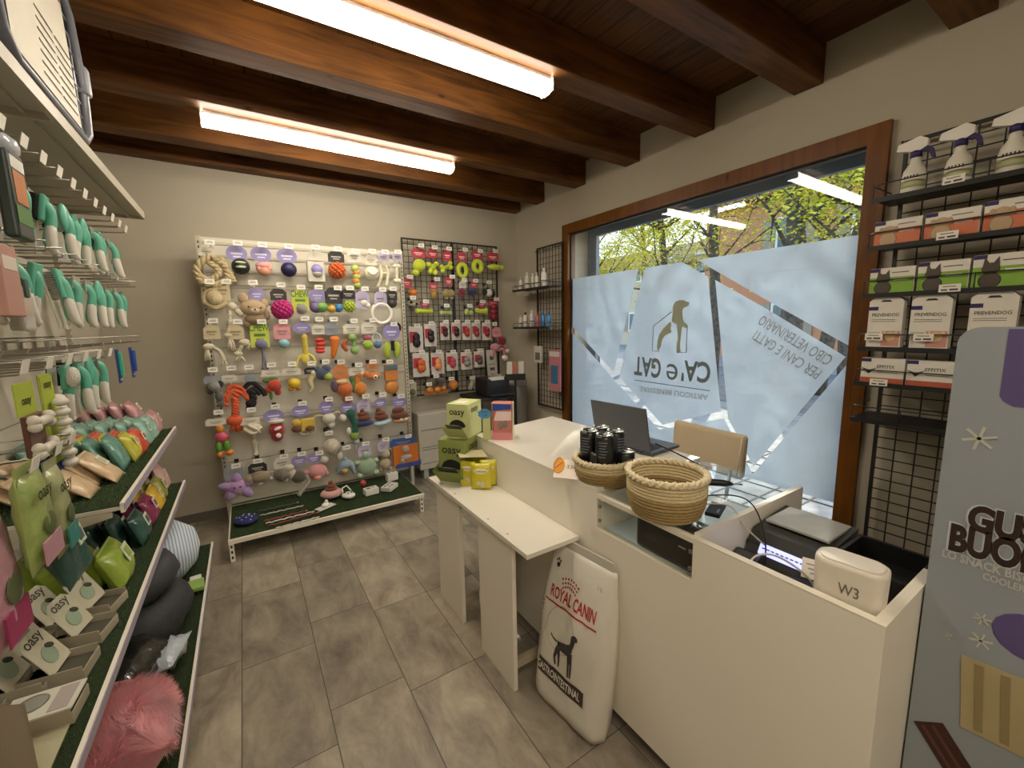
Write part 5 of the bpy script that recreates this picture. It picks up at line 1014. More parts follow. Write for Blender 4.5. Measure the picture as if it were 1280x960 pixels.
toy('plush_seal', 'grey and white plush cat in the lowest row', DT, 357, 592, [('body', plush('6f665a'), [('e', -4, 0, 9, 8)]), ('head', plush('bdb4a2'), [('e', 3, 7, 7, 5), ('e', 7, -2, 5, 7)]), ('paws', plush('d6d0c4'), [('e', 0, -8, 3, 2.5)])], (354, 577, 18, 14, 'w'), (355, 570))
toy('plush_goose', 'dark grey plush goose with a pale hanging neck', DT, 377, 597, [('body', plush('544a3f'), [('e', -3, 2, 9, 8)]), ('neck', plush('b9b2a2'), [('t', [(5, 4), (8, -6), (2, -14), (-4, -20)], 2.6), ('e', -4, -20, 3, 3.5)])], (376, 574, 16, 13, 'p'), (377, 567))
toy('plush_pig', 'pink plush pig in the lowest row', DT, 397, 589, [('body', plush('c98b8b'), [('e', 0, 0, 11, 9.5, 9), ('e', -12, 1, 5, 3), ('e', 10, -5, 3, 3.5), ('e', -7, -7, 3, 3.5)]), ('snout', plush('d98c80'), [('e', -1, -6, 4, 3, 3, 0, -7)])], (394, 571, 15, 14, 'p'), (399, 566))
toy('plush_sheep', 'cream and grey round plush with dangling feet', DT, 415, 561, [('body', plush('bdb19c'), [('e', 0, 3, 10, 10)]), ('patch', plush('8f8577'), [('e', 6, 2, 5, 9, 6)]), ('feet', plush('c9c2b4'), [('e', -10, -12, 5, 5), ('e', 8, -11, 4, 6)])], None, (411, 541), dark=True)
toy('plush_dolphin', 'light blue plush dolphin', DT, 434, 584, [('body', plush('8ea3b5'), [('t', [(-11, -5), (-4, 4), (4, 3), (8, -10)], [1.5, 2.2, 3, 4, 5, 5.5, 5.5, 5.5, 5.2, 4.8, 4.4, 3.8, 3.2, 2.6, 2, 1.5]), ('e', -1, 9, 2, 4)]), ('belly', plush('b59a5c'), [('e', -4, -3, 4, 3, 3, 0, -3)])], None, (433, 559), dark=True)
toy('plush_turtle', 'mint green plush turtle', DT, 459, 583, [('shell', plush('93ab8c'), [('e', 0, 0, 11.5, 11, 6)]), ('head', plush('a5bd9c'), [('e', -1, 15, 5, 5)]), ('leg', plush('a5bd9c'), [('e', -11, 7, 4, 3)]), ('leg', plush('a5bd9c'), [('e', 11, 6, 4, 3)]), ('leg', plush('a5bd9c'), [('e', -9, -10, 4, 3.5)]), ('leg', plush('a5bd9c'), [('e', 10, -9, 4, 3.5)]), ('seams', plush('6f8a6a'), [('ring', 0, 0, 6.5, .7, .95)])], (457, 562, 16, 14, 'lp'), (457, 554))
toy('plush_dog', 'tan and cream plush dog in the lowest row', DT, 481, 573, [('body', plush('a8977c'), [('e', 0, -7, 7, 7), ('e', 5, -14, 3, 3), ('e', -5, -14, 3, 3)]), ('head', plush('b8a88c'), [('e', 1, 6, 6, 5)]), ('ears', plush('3e352b'), [('e', -6, 2, 3, 3), ('e', 7, 6, 2, 4)])], (479, 556, 12, 14, 'lp'), (482, 549))
toy('bagged_rope_toy', 'bagged orange chew toy with a blue header, lowest row at the right', DT, 507, 567, [('bag', mat('c46d22', .3, coat=.5), [('box', 0, -1, 32, 26, 4)]), ('toy', plush('a8968c'), [('e', 0, 6, 4.5, 5, 3, 0, -2), ('e', 0, -4, 7, 4, 3, 0, -2), ('e', -5, -8, 3, 4, 3, 0, -2)]), ('base_band', card('31408a'), [('box', 3, -14, 32, 6, 4.4)])], (504, 551, 32, 10, 'bl'), (510, 545))

# ---------------------------------------------------------------- items on the base shelf of the toy stand
def onshelf(px, py): return onZ(px, py, .166)
k0 = onshelf(308, 652); t = thing('bandana_pack', 'navy blue cloth toy with white dots on the grass mat', 'dog toy', k0)
part('cloth', MB(mat('20265c', .85)).sph((0, 0, .018), (.075, .085, .026), 20, 10, None, lambda p: 1+.08*noise.noise(p*3)), t)
k = MB(mat('cfd0d6', .6)); rnd = random.Random(5)
for i in range(11): a = i*2.4; r_ = .02+.0045*i; zz = .018+.026*max(0, 1-(r_/.075)**2)**.5; k.sph((r_*math.cos(a), r_*math.sin(a), zz+.001), (.006, .006, .003), 8, 4)
part('dots', k, t)
for i, (a, b, c_, lb) in enumerate([((325, 645), (378, 633), 'b2ada0', 'thin chain leash, rearmost of the bundle on the grass mat'), ((330, 652), (383, 639), '8c4040', 'dull red leash in the bundle on the grass mat'), ((332, 655), (392, 640), 'cfc8bb', 'pale leash lying in front of the red one'), ((336, 658), (398, 641), '7c3d36', 'brown-red leash near the front of the bundle'), ((345, 661), (398, 647), 'c9c2b2', 'pale leash at the front edge of the bundle'), ((322, 640), (372, 629), '4a4640', 'dark leash at the very back of the bundle')]):
    A_, B_ = onshelf(*a), onshelf(*b); k = MB(mat(c_, .6)); n_ = 16
    k.tube([A_.lerp(B_, j/n_)+Vector((0, .006*math.sin(j*1.9), .004+.002*math.sin(j*2.7))) for j in range(n_+1)], .005, 6); t = thing('leash', lb, 'leash', (0, 0, 0), group='leashes in a bundle'); part('strap', k, t); part('clasp', MB(CH).sph(B_+Vector((0, 0, .005)), (.01, .006, .006), 8, 5), t)
c = onshelf(415, 622); t = thing('poop_plush', 'brown swirl plush on a pink base lying on the grass mat', 'dog toy', c)
k = MB(plush('6e3a20')); k.sph((0, 0, .075), (.05, .045, .025), 16, 8); k.sph((0, 0, .10), (.038, .035, .02), 14, 8); k.sph((0, 0, .123), (.02, .02, .022), 12, 8); part('swirl', k, t)
part('base', MB(plush('c99a94')).sph((0, 0, .038), (.085, .07, .038), 18, 10), t)
def smallpack(px, py, lb, rz, w, d, h, dots, tilt=0.):
    c = onshelf(px, py); t = thing('toy_pack', lb, 'toy pack', c, (tilt, 0, rz)); part('carton', MB(mat('cfccc2', .5)).b2((-w/2, -d/2, 0), (w/2, d/2, h), bev=.003), t); k = MB(mat('3f3d3b', .5))
    for x, y, r_ in dots: k.sph((x, y, h+.0005), (r_, r_*.7, .0015), 10, 4)
    part('print', k, t); return t
smallpack(464, 617, 'small white box with a dark print near the right of the grass mat', .1, .11, .07, .05, [(-.02, 0, .02), (.02, .01, .012)])
smallpack(487, 611, 'white box with black round spots at the right of the grass mat', .75, .13, .09, .035, [(-.035, .02, .014), (.0, .015, .014), (.035, .02, .012), (-.03, -.02, .012), (.01, -.02, .014)])
smallpack(490, 600, 'white paw-print carton standing behind the spotted box', .2, .10, .05, .07, [(-.02, 0, .013), (.02, .005, .013)])
c = onshelf(436, 622); t = thing('panda_toy', 'white panda-shaped toy with a handle loop on the grass mat', 'dog toy', c, (0, 0, .3)); k = MB(R_('d8d5cb')); k.sph((0, 0, .022), (.05, .06, .024), 16, 8); k.tube([(-.03+.0, .03, .03), (-.02, .06, .07), (.02, .06, .08), (.04, .03, .04)], .006, 6); part('body', k, t)
k = MB(R_('1f1d1c')); k.sph((-.012, -.02, .043), (.008, .008, .005), 8, 4); k.sph((.014, -.015, .043), (.008, .008, .005), 8, 4); k.sph((-.02, .02, .042), (.012, .01, .006), 8, 4); part('patches', k, t)
c = onshelf(407, 634); t = thing('swan_toy', 'small white toy on a flat white card on the grass mat', 'dog toy', c, (0, 0, .5)); part('card', MB(mat('cbc9c0', .5)).box((0, 0, .003), (.14, .07, .004)), t); k = MB(R_('dddad0')); k.sph((0, 0, .02), (.03, .022, .018), 12, 8); k.sph((.01, .0, .042), (.014, .014, .014), 10, 6); part('body', k, t); part('eye', MB(R_('1f1d1c')).sph((.012, -.012, .046), .003, 6, 4), t)
c = onshelf(454, 608); t = thing('ball_toy', 'small pinkish red ball at the back of the grass mat', 'dog toy', c); part('ball', MB(R_('a84048')).sph((0, 0, .028), .028, 16, 10), t); part('valve', MB(R_('6f2028')).sph((0, -.027, .03), .004, 6, 4), t)

# ================================================================ black wire grid with cat and dog toys on the back wall
GY = 3.985
gb_ = grid_panel('wire_grid', 'black wire grid full of small toys on the back wall beside the toy stand', 'wire grid', 1, 1.03, 1.52, .055, .055, (1.335, GY, .83), 0)
gb_.scale = (1, 1, 1); part('centre_post', MB(BLK).b2((.50, -.01, 0), (.525, .01, 1.52)), gb_)
FY2 = 3.87
def toy2(name, label, cx, cy, spec, head=None, tag=None, tip=FY2): return toy(name, label, 'pet toy', cx, cy, spec, head, tag, tip, GY, None, True, hg='display hooks on the far wire grid')
LIME = plush('c3cf2e')
toy2('tennis_ball', 'lime tennis ball at the left of the far grid top row', 524, 332, [('ball', LIME, [('e', 0, 0, 8, 8), ('e', -5, -9, 5, 4)])], (523, 317, 18, 11, 'r'), (526, 307))
toy2('tennis_star', 'lime star-shaped tennis toy, second in the far grid top row', 541, 334, [('star', LIME, [('e', 0, 0, 4, 4), ('e', -5, 3, 4, 3), ('e', 5, 4, 4, 3), ('e', -3, -5, 3, 4), ('e', 3, -6, 3, 4)])], (541, 318, 14, 10, 'r'), (543, 309))
toy2('tennis_bone', 'lime bone-shaped tennis toy, third in the far grid top row', 558, 334, [('bone', LIME, [('t', [(-5, -2), (5, 2)], 2.5), ('e', -6, 0, 3, 3), ('e', -5, -5, 3, 3), ('e', 5, 5, 3, 3), ('e', 6, 0, 3, 3)])], (559, 320, 12, 12, 'r'), (561, 311))
toy2('tennis_ring', 'lime oval tennis ring in the far grid top row', 578, 338, [('ring', LIME, [('ring', 0, 0, 5.5, 2.8, 1.35)])], (577, 322, 13, 11, 'r'), (581, 312))
toy2('tennis_ring', 'round lime tennis ring right of the oval one', 597, 333, [('ring', LIME, [('ring', 0, 0, 5.5, 3.2, 1.1)])], (596, 319, 15, 10, 'r'), (600, 314))
toy2('tennis_stick', 'lime tennis stick at the right end of the far grid top row', 618, 334, [('stick', LIME, [('e', 0, 0, 10, 3.6, 3.6), ('e', 11, 0, 3, 3)])], (615, 322, 17, 10, 'r'), (619, 314))
toy2('orange_ball', 'orange ball on a pink card at the left of the far grid second row', 516, 366, [('ball', R_('c8702e'), [('e', 0, 0, 6, 5)])], (509, 354, 12, 12, 'r'), (512, 346))
toy2('plush_lion', 'tan plush toy, second in the far grid second row', 542, 369, [('body', plush('a07a3e'), [('e', 0, 0, 4, 6), ('e', 0, 5, 5, 3)])], (542, 358, 12, 8, 'r'), (546, 349))
toy2('plush_leopard', 'spotted tan plush toy in the middle of the far grid second row', 560, 367, [('body', plush('9c8650'), [('e', -3, 0, 4, 5), ('e', 4, 0, 5, 5)]), ('feet', plush('c9c2ae'), [('e', -2, -5, 2, 2), ('e', 5, -5, 2, 2)])], (561, 352, 10, 11, 'r'), (565, 346))
toy2('plush_heart', 'plum plush toy on a beige card', 578, 366, [('body', plush('7d3048'), [('e', 0, 2, 5, 4.5), ('e', -1, -4, 3, 4)])], (578, 356, 10, 9, 'w'), (580, 350))
toy2('plush_whale', 'navy plush toy beside the plum one', 591, 365, [('body', plush('2a2c55'), [('e', 0, 0, 6, 4), ('e', -5, 1, 3, 3)])], (592, 356, 10, 8, 'r'), (594, 351))
toy2('plush_cow', 'black and white plush cow at the right of the far grid second row', 610, 366, [('body', plush('c9c3b8'), [('e', 1, 0, 5, 5)]), ('patches', plush('1d1b1a'), [('e', -5, 1, 4, 4.5), ('e', 7, -1, 3.5, 5), ('e', 0, 5, 3, 2)])], None, (611, 353))
toy2('plush_cow', 'small spotted plush cow at the left of the far grid third row', 516, 379, [('body', plush('bab59e'), [('e', 0, 0, 7, 4)]), ('patches', plush('23201d'), [('e', -3, 1, 2, 2, 2, 0, -3), ('e', 4, -1, 2, 2, 2, 0, -3)])], None, (516, 372))
toy2('tennis_bone', 'long lime bone in the far grid third row', 530, 389, [('bone', LIME, [('t', [(-8, 0), (8, 0)], 2.8), ('e', -9, 0, 3, 3.6), ('e', 9, 0, 3, 3.6)])], (531, 381, 12, 6, 'r'), (532, 377))
toy2('tennis_knot', 'pale lime knotted bone, middle of the far grid third row', 557, 391, [('bone', plush('b9c470'), [('t', [(-5, 0), (5, 0)], 2.4), ('e', -6, 0, 2.6, 3), ('e', 6, 0, 2.6, 3)])], None, (558, 382))
toy2('tennis_knot', 'pale lime knotted bone right of the middle post', 586, 391, [('bone', plush('b9c470'), [('e', -3, 1, 3, 4), ('e', 3, 0, 3, 3)])], None, (587, 382))
toy2('tennis_bone', 'lime bone at the right of the far grid third row', 602, 389, [('bone', LIME, [('t', [(-5, 0), (5, 0)], 2.8), ('e', -6, 1, 3, 3), ('e', 6, 0, 3, 4)])], (602, 381, 10, 6, 'r'), (603, 377))
toy2('treat_roll', 'dark red ribbed toy at the right edge of the far grid', 617, 390, [('roll', R_('7d1a24'), [('e', 0, 6, 5, 5), ('e', 0, 0, 5.4, 5), ('e', 0, -6, 5, 5)])], (616, 379, 13, 6, 'r'), (620, 374))
def cardtoy(cx, cy, w, h, blob, lb, bot='c9b98c'):
    toy2('carded_toy', lb, cx, cy, [('card', card('d3c9c0'), [('box', 0, 0, w, h, 1.4)]), ('red_band', card('a8323c'), [('box', -w*.2, h*.08, w*.5, h*.42, .8, -1)]), ('toy', R_(blob), blobs(w, h))], None, (cx+1, cy-h/2-1))
def blobs(w, h): return [('e', 0, h*.08, w*.26, h*.16, 2.5, 0, -2.5), ('e', 0, -h*.14, w*.28, h*.18, 2.8, 0, -2.5)]
cardtoy(520, 424, 18, 32, '1c1a1e', 'white and red card with a large black snowman-shaped chew'); cardtoy(538, 419, 16, 28, '201d20', 'white and red card with a black chew, second in its row')
for x, c_, lb in ((556, '3a1c1e', 'small card with a dark brown chew, third in its row'), (570, '2a1c1c', 'small card with a slim black chew, fourth in its row'), (583, 'a03a30', 'small card with an orange-red chew'), (595, '8a3030', 'small card with a brown-red chew beside the orange-red one'), (608, '8a1c2a', 'small card with a crimson chew at the right end of its row')): cardtoy(x, 414, 12, 22, c_, lb)
for x, y, w, h, c_, lb in ((526, 456, 21, 30, 'c9602a', 'large red and orange card at the left of the far grid fifth row'), (547, 454, 17, 27, 'd98a4e', 'pale card with a peach ball, second in the fifth row'), (565, 452, 15, 23, 'b5484e', 'card with a pink-red toy, third in the fifth row'), (583, 451, 15, 22, '8f8c8c', 'card with a grey toy, fourth in the fifth row'), (599, 449, 14, 20, '5c4a4e', 'card with a dark toy at the right of the fifth row')): cardtoy(x, y, w, h, c_, lb)
toy2('plush_octopus', 'pink and white plush octopus at the right edge of the far grid', 624, 440, [('body', plush('c9838a'), [('e', -6, 6, 6, 5), ('t', [(-4, 4), (4, 9), (12, 3)], 1.8), ('t', [(-2, 2), (6, 3), (9, -8)], 2.), ('t', [(-8, 2), (-10, -6)], 2)]), ('tips', plush('d9d3cc'), [('e', 8, -8, 4, 4), ('e', 12, 1, 2.5, 3)]), ('hood', plush('7a1f2c'), [('e', 4, 14, 6, 6)])], (620, 415, 12, 12, 'pk'), (618, 405))
toy2('plush_mouse', 'cream and grey toy pack at the left of the lowest far grid row', 514, 487, [('pack', card('b7b08e'), [('box', 0, 0, 13, 18, 3)]), ('toy', plush('6a6450'), [('e', 1, -3, 4, 4, 3, 0, -3)])], None, (513, 477))
toy2('plush_hedgehog', 'grey oval plush in the lowest far grid row', 545, 477, [('body', plush('5f5648'), [('e', 0, 0, 13, 5, 5)]), ('nose', plush('2c2620'), [('e', 0, -1, 3, 3, 3, 0, -4)])], None, (545, 470))
toy2('ball_set', 'orange balls on a card in the lowest far grid row', 545, 487, [('balls', R_('d88a3e'), [('e', -8, 0, 5, 4), ('e', 2, 0, 4.5, 4), ('e', 10, 1, 3.5, 3)]), ('card', card('a87030'), [('box', 0, -4, 32, 4, 1)])], None, (536, 480))
toy2('basketball_toy', 'round orange ball in the lowest far grid row', 567, 481, [('ball', R_('d88c45'), [('e', 0, 0, 6, 6)]), ('band', R_('b96a2e'), [('ring', 0, 0, 5.6, .5, 1)])], None, (564, 473))
toy2('feather_toy', 'pale feathered toy at the right of the lowest far grid row', 592, 480, [('feathers', plush('b7b19f'), [('fray', 0, 5, 7, 12, 12), ('e', 0, 3, 4, 4)])], None, (590, 472))
c = onY(622, 478, 3.80); t = thing('leaflet_holder', 'white leaflet block hanging at the right end of the far grid', 'leaflet holder', c); part('sheets', MB(mat('bdb8ae', .6)).box((0, .0, .0), (.10, .02, .17)), t); part('bracket', MB(CH).b2((-.02, .01, .08), (.02, .18, .09)), t); k = MB(mat('c9bfb6', .3, coat=.5)); k.pillow(.09, .16, .03, TR(-.01, -.01, -.17), wob=.3); part('plastic_sleeve', k, t)
# ================================================================ left shop stand along the left wall
LX0 = -.80; YE = 3.17
t = thing('left_display_stand', 'tall beige metal shop stand along the left edge of the photo', 'display stand', (LX0, YE, 0))
def L3(mb, a, b): return mb.b2((a[0]-LX0, a[1]-YE, a[2]), (b[0]-LX0, b[1]-YE, b[2]))
k = MB(SH)
for y1 in (3.165, 1.825, .49):
    for i in range(6): L3(k, (LX0, y1-1.335, .165+i*.335), (LX0+.012, y1, .165+(i+1)*.335-.005))
part('back_panel', k, t)
for y in (YE-.015, 1.83, .50):
    k = MB(SH2); L3(k, (LX0-.01, y-.015, 0), (LX0+.03, y+.015, 2.30)); k.m(hb)
    for j in range(58): L3(k, (LX0+.03, y-.004, .2+j*.034), (LX0+.0306, y+.004, .216+j*.034))
    part('upright', k, t)
def tier(z, xf, y0, y1, lab, rail=True, d=.0):
    k = MB(SH); L3(k, (LX0+.03, y0, z-.012), (xf, y1, z)); part('shelf', k, t, label=lab)
    k = MB(WP); L3(k, (xf, y0, z-.022), (xf+.010, y1, z+.012)); k.m(mat('9d95a8', .3)); L3(k, (xf+.010, y0, z-.018), (xf+.0115, y1, z+.008)); part('price_rail', k, t)
tier(.94, -.40, 1.835, YE, 'upper packet shelf'); tier(.60, -.39, .45, YE, 'middle packet shelf'); tier(.165, -.292, .45, YE, 'base shelf')
k = MB(SH2); L3(k, (LX0+.03, .45, 2.15), (-.415, 3.14, 2.162)); L3(k, (-.415, .45, 2.135), (-.40, 3.14, 2.175)); L3(k, (-.47, .45, 2.138), (-.462, 3.14, 2.15)); L3(k, (LX0+.03, 3.13, 2.135), (-.415, 3.14, 2.15)); L3(k, (LX0+.03, 1.82, 2.13), (-.415, 1.84, 2.15)); part('top_shelf', k, t)
for z, xf in ((.94, -.42), (.60, -.41)):
    for y in (YE-.004, 1.83):
        k = MB(SH2); k.prism([(LX0+.03-LX0, z-.10), (LX0+.03-LX0, z-.012), (xf-LX0, z-.012), (xf-LX0, z-.03)], .003, TR(0, y-YE, 0) @ RX(PI/2)); part('bracket', k, t)
part('base_kick', L3(MB(SH2), (-.34, .45, 0), (-.33, YE, .15)), t)
for nm, x0, x1, y0, y1, z, n in (('upper packet shelf', -.78, -.402, 1.84, 3.165, .9405, 9000), ('middle packet shelf', -.78, -.392, .5, 3.165, .6005, 16000), ('base shelf', -.78, -.294, .5, 3.165, .1655, 17000)):
    k = MB(); grass(k, x0, x1, y0, y1, z, n, .012); solo('grass_mat', k, 'green artificial grass mat on the '+nm+' of the left stand', 'artificial grass')
# ---------------------------------------------------------------- packets on the shelves (fronts face the aisle)
FACE = math.radians(90)   # local -y -> world +x
def packet(x, y, z, w, h, d, m, lean, label, group, sq=True, sqc='c9ceb8', turn=0., proto={}):
    key = (w, h, d, m.name, sq)
    if key in proto:
        return dup(proto[key], (x, y, z), (lean, 0, FACE+turn), label, group)
    t = thing('wipes_packet', label, 'packet', (x, y, z), (lean, 0, FACE+turn), group)
    k = MB(m); k.pillow(w, h, d, TR(0, 0, h/2), n=10, m=10, wob=.25, seed=len(proto)); part('packet', k, t)
    k = MB(m); k.b2((-w*.46, -.002, h-.006), (w*.46, .002, h+.008)); part('sealed_edge', k, t)
    if sq:
        k = MB(mat(sqc, .4)); k.box((w*.12, -d*.56, h*.62), (w*.34, .003, w*.34), bev=.001); k.m(m); k.box((w*.12, -d*.56-.002, h*.62), (w*.20, .002, w*.20)); part('label_patch', k, t)
    proto[key] = t; return t
Z3 = .945; Z2 = .605
C = dict(pink=film_bag('c08c8c'), teal=film_bag('7fa898'), teal2=film_bag('8fb0a0'), red=film_bag('c04a32'), yel=film_bag('b9b23c'), dteal=film_bag('5f8f80'), beige=film_bag('cbb08c'), rose=film_bag('c9a09a'), olive=film_bag('8a8a3a'), gold=film_bag('c9a52c'), mag=film_bag('7c2048'), dgreen=film_bag('2c5048'), lime=film_bag('8fa53c'))
depthword = ['at the front', 'second from the front', 'third from the front', 'fourth from the front', 'at the back']
def rowp(y, z, w, h, d, m, lean, n, xs, dx, what, where, x0=None, sq=True, dy=0., dz=0., turn=0.):
    for i in range(n):
        packet(xs-dx*i, y-dy*i, z+dz*i, w, h, d, m, lean, '%s %s, %s' % (what, where, depthword[min(i, 4)]), what+'s '+where, sq, turn=turn+.05*math.sin(i*2.1))
rowp(3.075, Z3, .145, .13, .055, C['pink'], -.30, 5, -.455, .068, 'dusty pink packet', 'at the far end of the upper packet shelf')
rowp(3.00, Z3+.095, .13, .11, .05, C['pink'], -.45, 4, -.515, .062, 'dusty pink packet', 'on top of the far pink row')
rowp(2.90, Z3, .135, .135, .055, C['teal2'], -.30, 5, -.45, .068, 'pale teal packet', 'beside the pink row')
rowp(2.745, Z3, .135, .145, .055, C['teal'], -.30, 5, -.45, .068, 'sea-green packet', 'second teal row of the upper shelf')
rowp(2.60, Z3, .12, .12, .05, C['red'], -.32, 5, -.45, .066, 'red and orange packet', 'on the upper packet shelf')
rowp(2.48, Z3, .12, .13, .05, C['yel'], -.34, 5, -.455, .066, 'yellow-green packet', 'on the upper packet shelf')
rowp(2.35, Z3, .12, .15, .045, C['dteal'], -.36, 5, -.47, .06, 'dark teal packet', 'on the upper packet shelf', sq=False)
rowp(2.19, Z3, .14, .15, .03, C['beige'], -.75, 5, -.46, .052, 'beige flat packet', 'at the near end of the upper packet shelf', dz=.002)
rowp(2.03, Z3, .13, .13, .03, C['beige'], -.80, 4, -.50, .052, 'beige flat packet', 'nearest the viewer on the upper packet shelf', sq=False)
# middle shelf
rowp(3.06, Z2, .14, .15, .05, C['rose'], -.28, 3, -.455, .06, 'pale rose packet', 'at the far end of the middle shelf')
rowp(2.90, Z2, .14, .12, .06, C['olive'], -.30, 3, -.45, .068, 'olive packet', 'on the middle shelf')
rowp(2.74, Z2, .14, .12, .06, C['gold'], -.30, 4, -.445, .068, 'golden yellow packet', 'on the middle shelf')
rowp(2.57, Z2, .15, .13, .06, C['mag'], -.30, 5, -.445, .07, 'magenta packet', 'on the middle shelf')
rowp(2.36, Z2, .16, .13, .06, C['dgreen'], -.30, 5, -.445, .072, 'dark green packet', 'on the middle shelf')
rowp(2.00, Z2, .19, .15, .07, C['lime'], -.35, 5, -.445, .072, 'large lime green packet', 'on the middle shelf')
# ---------------------------------------------------------------- wipes cartons with propped lids
cwt = mat('bcb7a0', .5)
def carton(x, y, z, rz, what, lid=True, w=.10, d=.13, h=.04, group='oasy cartons with propped lids'):
    t = thing('display_carton', what, 'carton', (x, y, z), (0, 0, FACE+rz), group)
    k = MB(mat('a39a84', .6)); k.b2((-w/2, 0, 0), (w/2, d, .003)); k.b2((-w/2, 0, .003), (w/2, .003, h*.7)); k.b2((-w/2, d-.003, .003), (w/2, d, h)); k.b2((-w/2, .003, .003), (-w/2+.003, d-.003, h)); k.b2((w/2-.003, .003, .003), (w/2, d-.003, h)); part('tray', k, t)
    k = MB(mat('4a4638', .7)); k.b2((-w*.42, .01, .004), (w*.42, d-.01, h*.5)); part('contents', k, t)
    if lid:
        T = TR(0, d*.45, h*.8) @ RX(math.radians(-28)); k = MB(cwt); hl = .12
        pts = [(-w/2, 0), (w/2, 0), (w/2, hl-.02)]+[(w/2-.02+.02*math.sin(a*PI/8), hl-.02+.02*(1-math.cos(a*PI/8))*0+.02*math.sin(0)) for a in range(0)]+[(w/2-.02, hl), (-w/2+.02, hl), (-w/2, hl-.02)]
        k.add([(p[0], 0, p[1]) for p in pts]+[(p[0], .0015, p[1]) for p in pts], [tuple(range(len(pts))), tuple(reversed(range(len(pts), 2*len(pts))))], False, T); part('lid', k, t)
        k = MB(mat('3c4034', .5)); v, f, ww, hh = text_mesh('oasy', .01); q = .028/hh; k.add([(a.x*q, -.001, a.y*q+hl*.78) for a in v], f, False, T); part('lettering', k, t)
        k = MB(mat('8fa088', .5)); k.sph((0, -.001, hl*.36), (.026, .001, .026), 14, 6, T); k.m(mat('33402e', .5)); k.sph((-.012, -.002, hl*.52), (.016, .001, .008), 8, 4, T @ RY(.5)); part('print', k, t)
    return t
for i, (x, y, rz, lb) in enumerate([(-.43, 1.80, -.25, 'rearmost at the right, just below the lime packets'), (-.505, 1.76, -.2, 'left of the rearmost one'), (-.425, 1.655, -.2, 'in the second row at the right'), (-.52, 1.63, -.2, 'in the second row at the left'),
                                    (-.43, 1.50, -.1, 'in the front row at the right'), (-.50, 1.485, -.1, 'in the middle of the front row'), (-.565, 1.47, -.1, 'at the left of the front row')]):
    carton(x, y, Z2+.004, rz, 'small oasy carton with propped lid, '+lb)
carton(-.415, 1.34, Z2+.004, -.06, 'white flat oasy carton lying shut, nearest in the row', False, .095, .13, .04, None)
t_ = bpy.data.objects[[o.name for o in bpy.data.objects if o.get('label', '').startswith('white flat oasy')][0]]
k = MB(mat('cdcabb', .4)); k.b2((-.0475, 0, .04), (.0475, .13, .044)); k.m(mat('8b8a7e', .5)); k.sph((.008, .085, .045), (.03, .03, .001), 16, 4); k.m(mat('a99f98', .5)); k.b2((-.04, .01, .044), (.04, .045, .0452)); part('lid', k, t_, label='white printed lid')
t = thing('long_carton', 'long grey-brown carton standing open behind the small oasy cartons', 'carton', (-.70, 1.72, Z2+.004)); k = MB(mat('8d8370', .7)); k.b2((-.06, -.16, 0), (.06, .16, .004)); k.b2((-.06, -.16, .004), (-.056, .16, .11)); k.b2((.056, -.16, .004), (.06, .16, .07)); k.b2((-.056, -.16, .004), (.056, -.156, .09)); k.b2((-.056, .156, .004), (.056, .16, .09)); part('tray', k, t); part('divider', MB(mat('9a907c', .7)).b2((-.056, -.004, .004), (.056, .0, .08)), t)
t = thing('curled_cardboard', 'big curled grey-beige cardboard flap in the lower left corner of the photo', 'cardboard', (-.475, 1.20, Z2+.004), (0, 0, FACE))
k = MB(mat('8f806d', .7)); vs = []; n = 14
for j in range(n+1):
    a = j/n*1.3; xx = -.10+.20*math.sin(a)*.5; 
    for zz in (0, .20): vs.append((.06-.14*math.cos(a), -.05+.12*math.sin(a), zz+.02*math.sin(a*2)))
fs = [(2*j, 2*j+1, 2*j+3, 2*j+2) for j in range(n)]; k.add(vs, fs, True); v2 = [(p[0]*.985, p[1]-.003, p[2]) for p in vs]; k.add(v2, [f[::-1] for f in fs], True); part('flap', k, t)
part('base_flap', MB(mat('b5b08f', .6)).b2((-.10, -.05, 0), (.10, .10, .004)), t)
# ---------------------------------------------------------------- beds on the base shelf
ZB = .17
def bed(loc, rx, ry, h, m, rz, label, inner=None, wob=.1, cat='pet bed', seed=0):
    t = thing('pet_bed', label, cat, loc, (0, 0, rz)); n = 40; ring = MB(m); R = h*.42
    vs = []; mm = 12
    for i in range(n):
        a = 2*PI*i/n
        for j in range(mm):
            b = 2*PI*j/mm; ww = 1+wob*noise.noise(Vector((math.cos(a)*2+seed, math.sin(a)*2, j*.5))); r_ = 1-(R/rx)*(1-math.cos(b)*ww)
            vs.append((rx*r_*math.cos(a), ry*r_*math.sin(a), R+R*1.15*math.sin(b)*ww))
    fs = [(i*mm+j, ((i+1) % n)*mm+j, ((i+1) % n)*mm+(j+1) % mm, i*mm+(j+1) % mm) for i in range(n) for j in range(mm)]
    ring.add(vs, fs, True); part('bolster', ring, t); part('cushion', MB(inner or m).sph((0, 0, h*.22), (rx*.72, ry*.72, h*.22), 24, 8), t); return t
def stripes():
    m = bpy.data.materials.new('blue_white_stripes'); m.use_nodes = True; n = m.node_tree.nodes; l = m.node_tree.links; b = n['Principled BSDF']
    tc = n.new('ShaderNodeTexCoord'); w = n.new('ShaderNodeTexWave'); w.inputs['Scale'].default_value = 22; w.bands_direction = 'X'; l.new(tc.outputs['Object'], w.inputs[0])
    rp = n.new('ShaderNodeValToRGB'); rp.color_ramp.elements[0].color = lin('8fa3b8'); rp.color_ramp.elements[1].color = lin('cfd3d6'); rp.color_ramp.elements[0].position = .35; rp.color_ramp.elements[1].position = .55
    l.new(w.outputs[0], rp.inputs[0]); l.new(rp.outputs[0], b.inputs['Base Color']); b.inputs['Roughness'].default_value = .9; return m
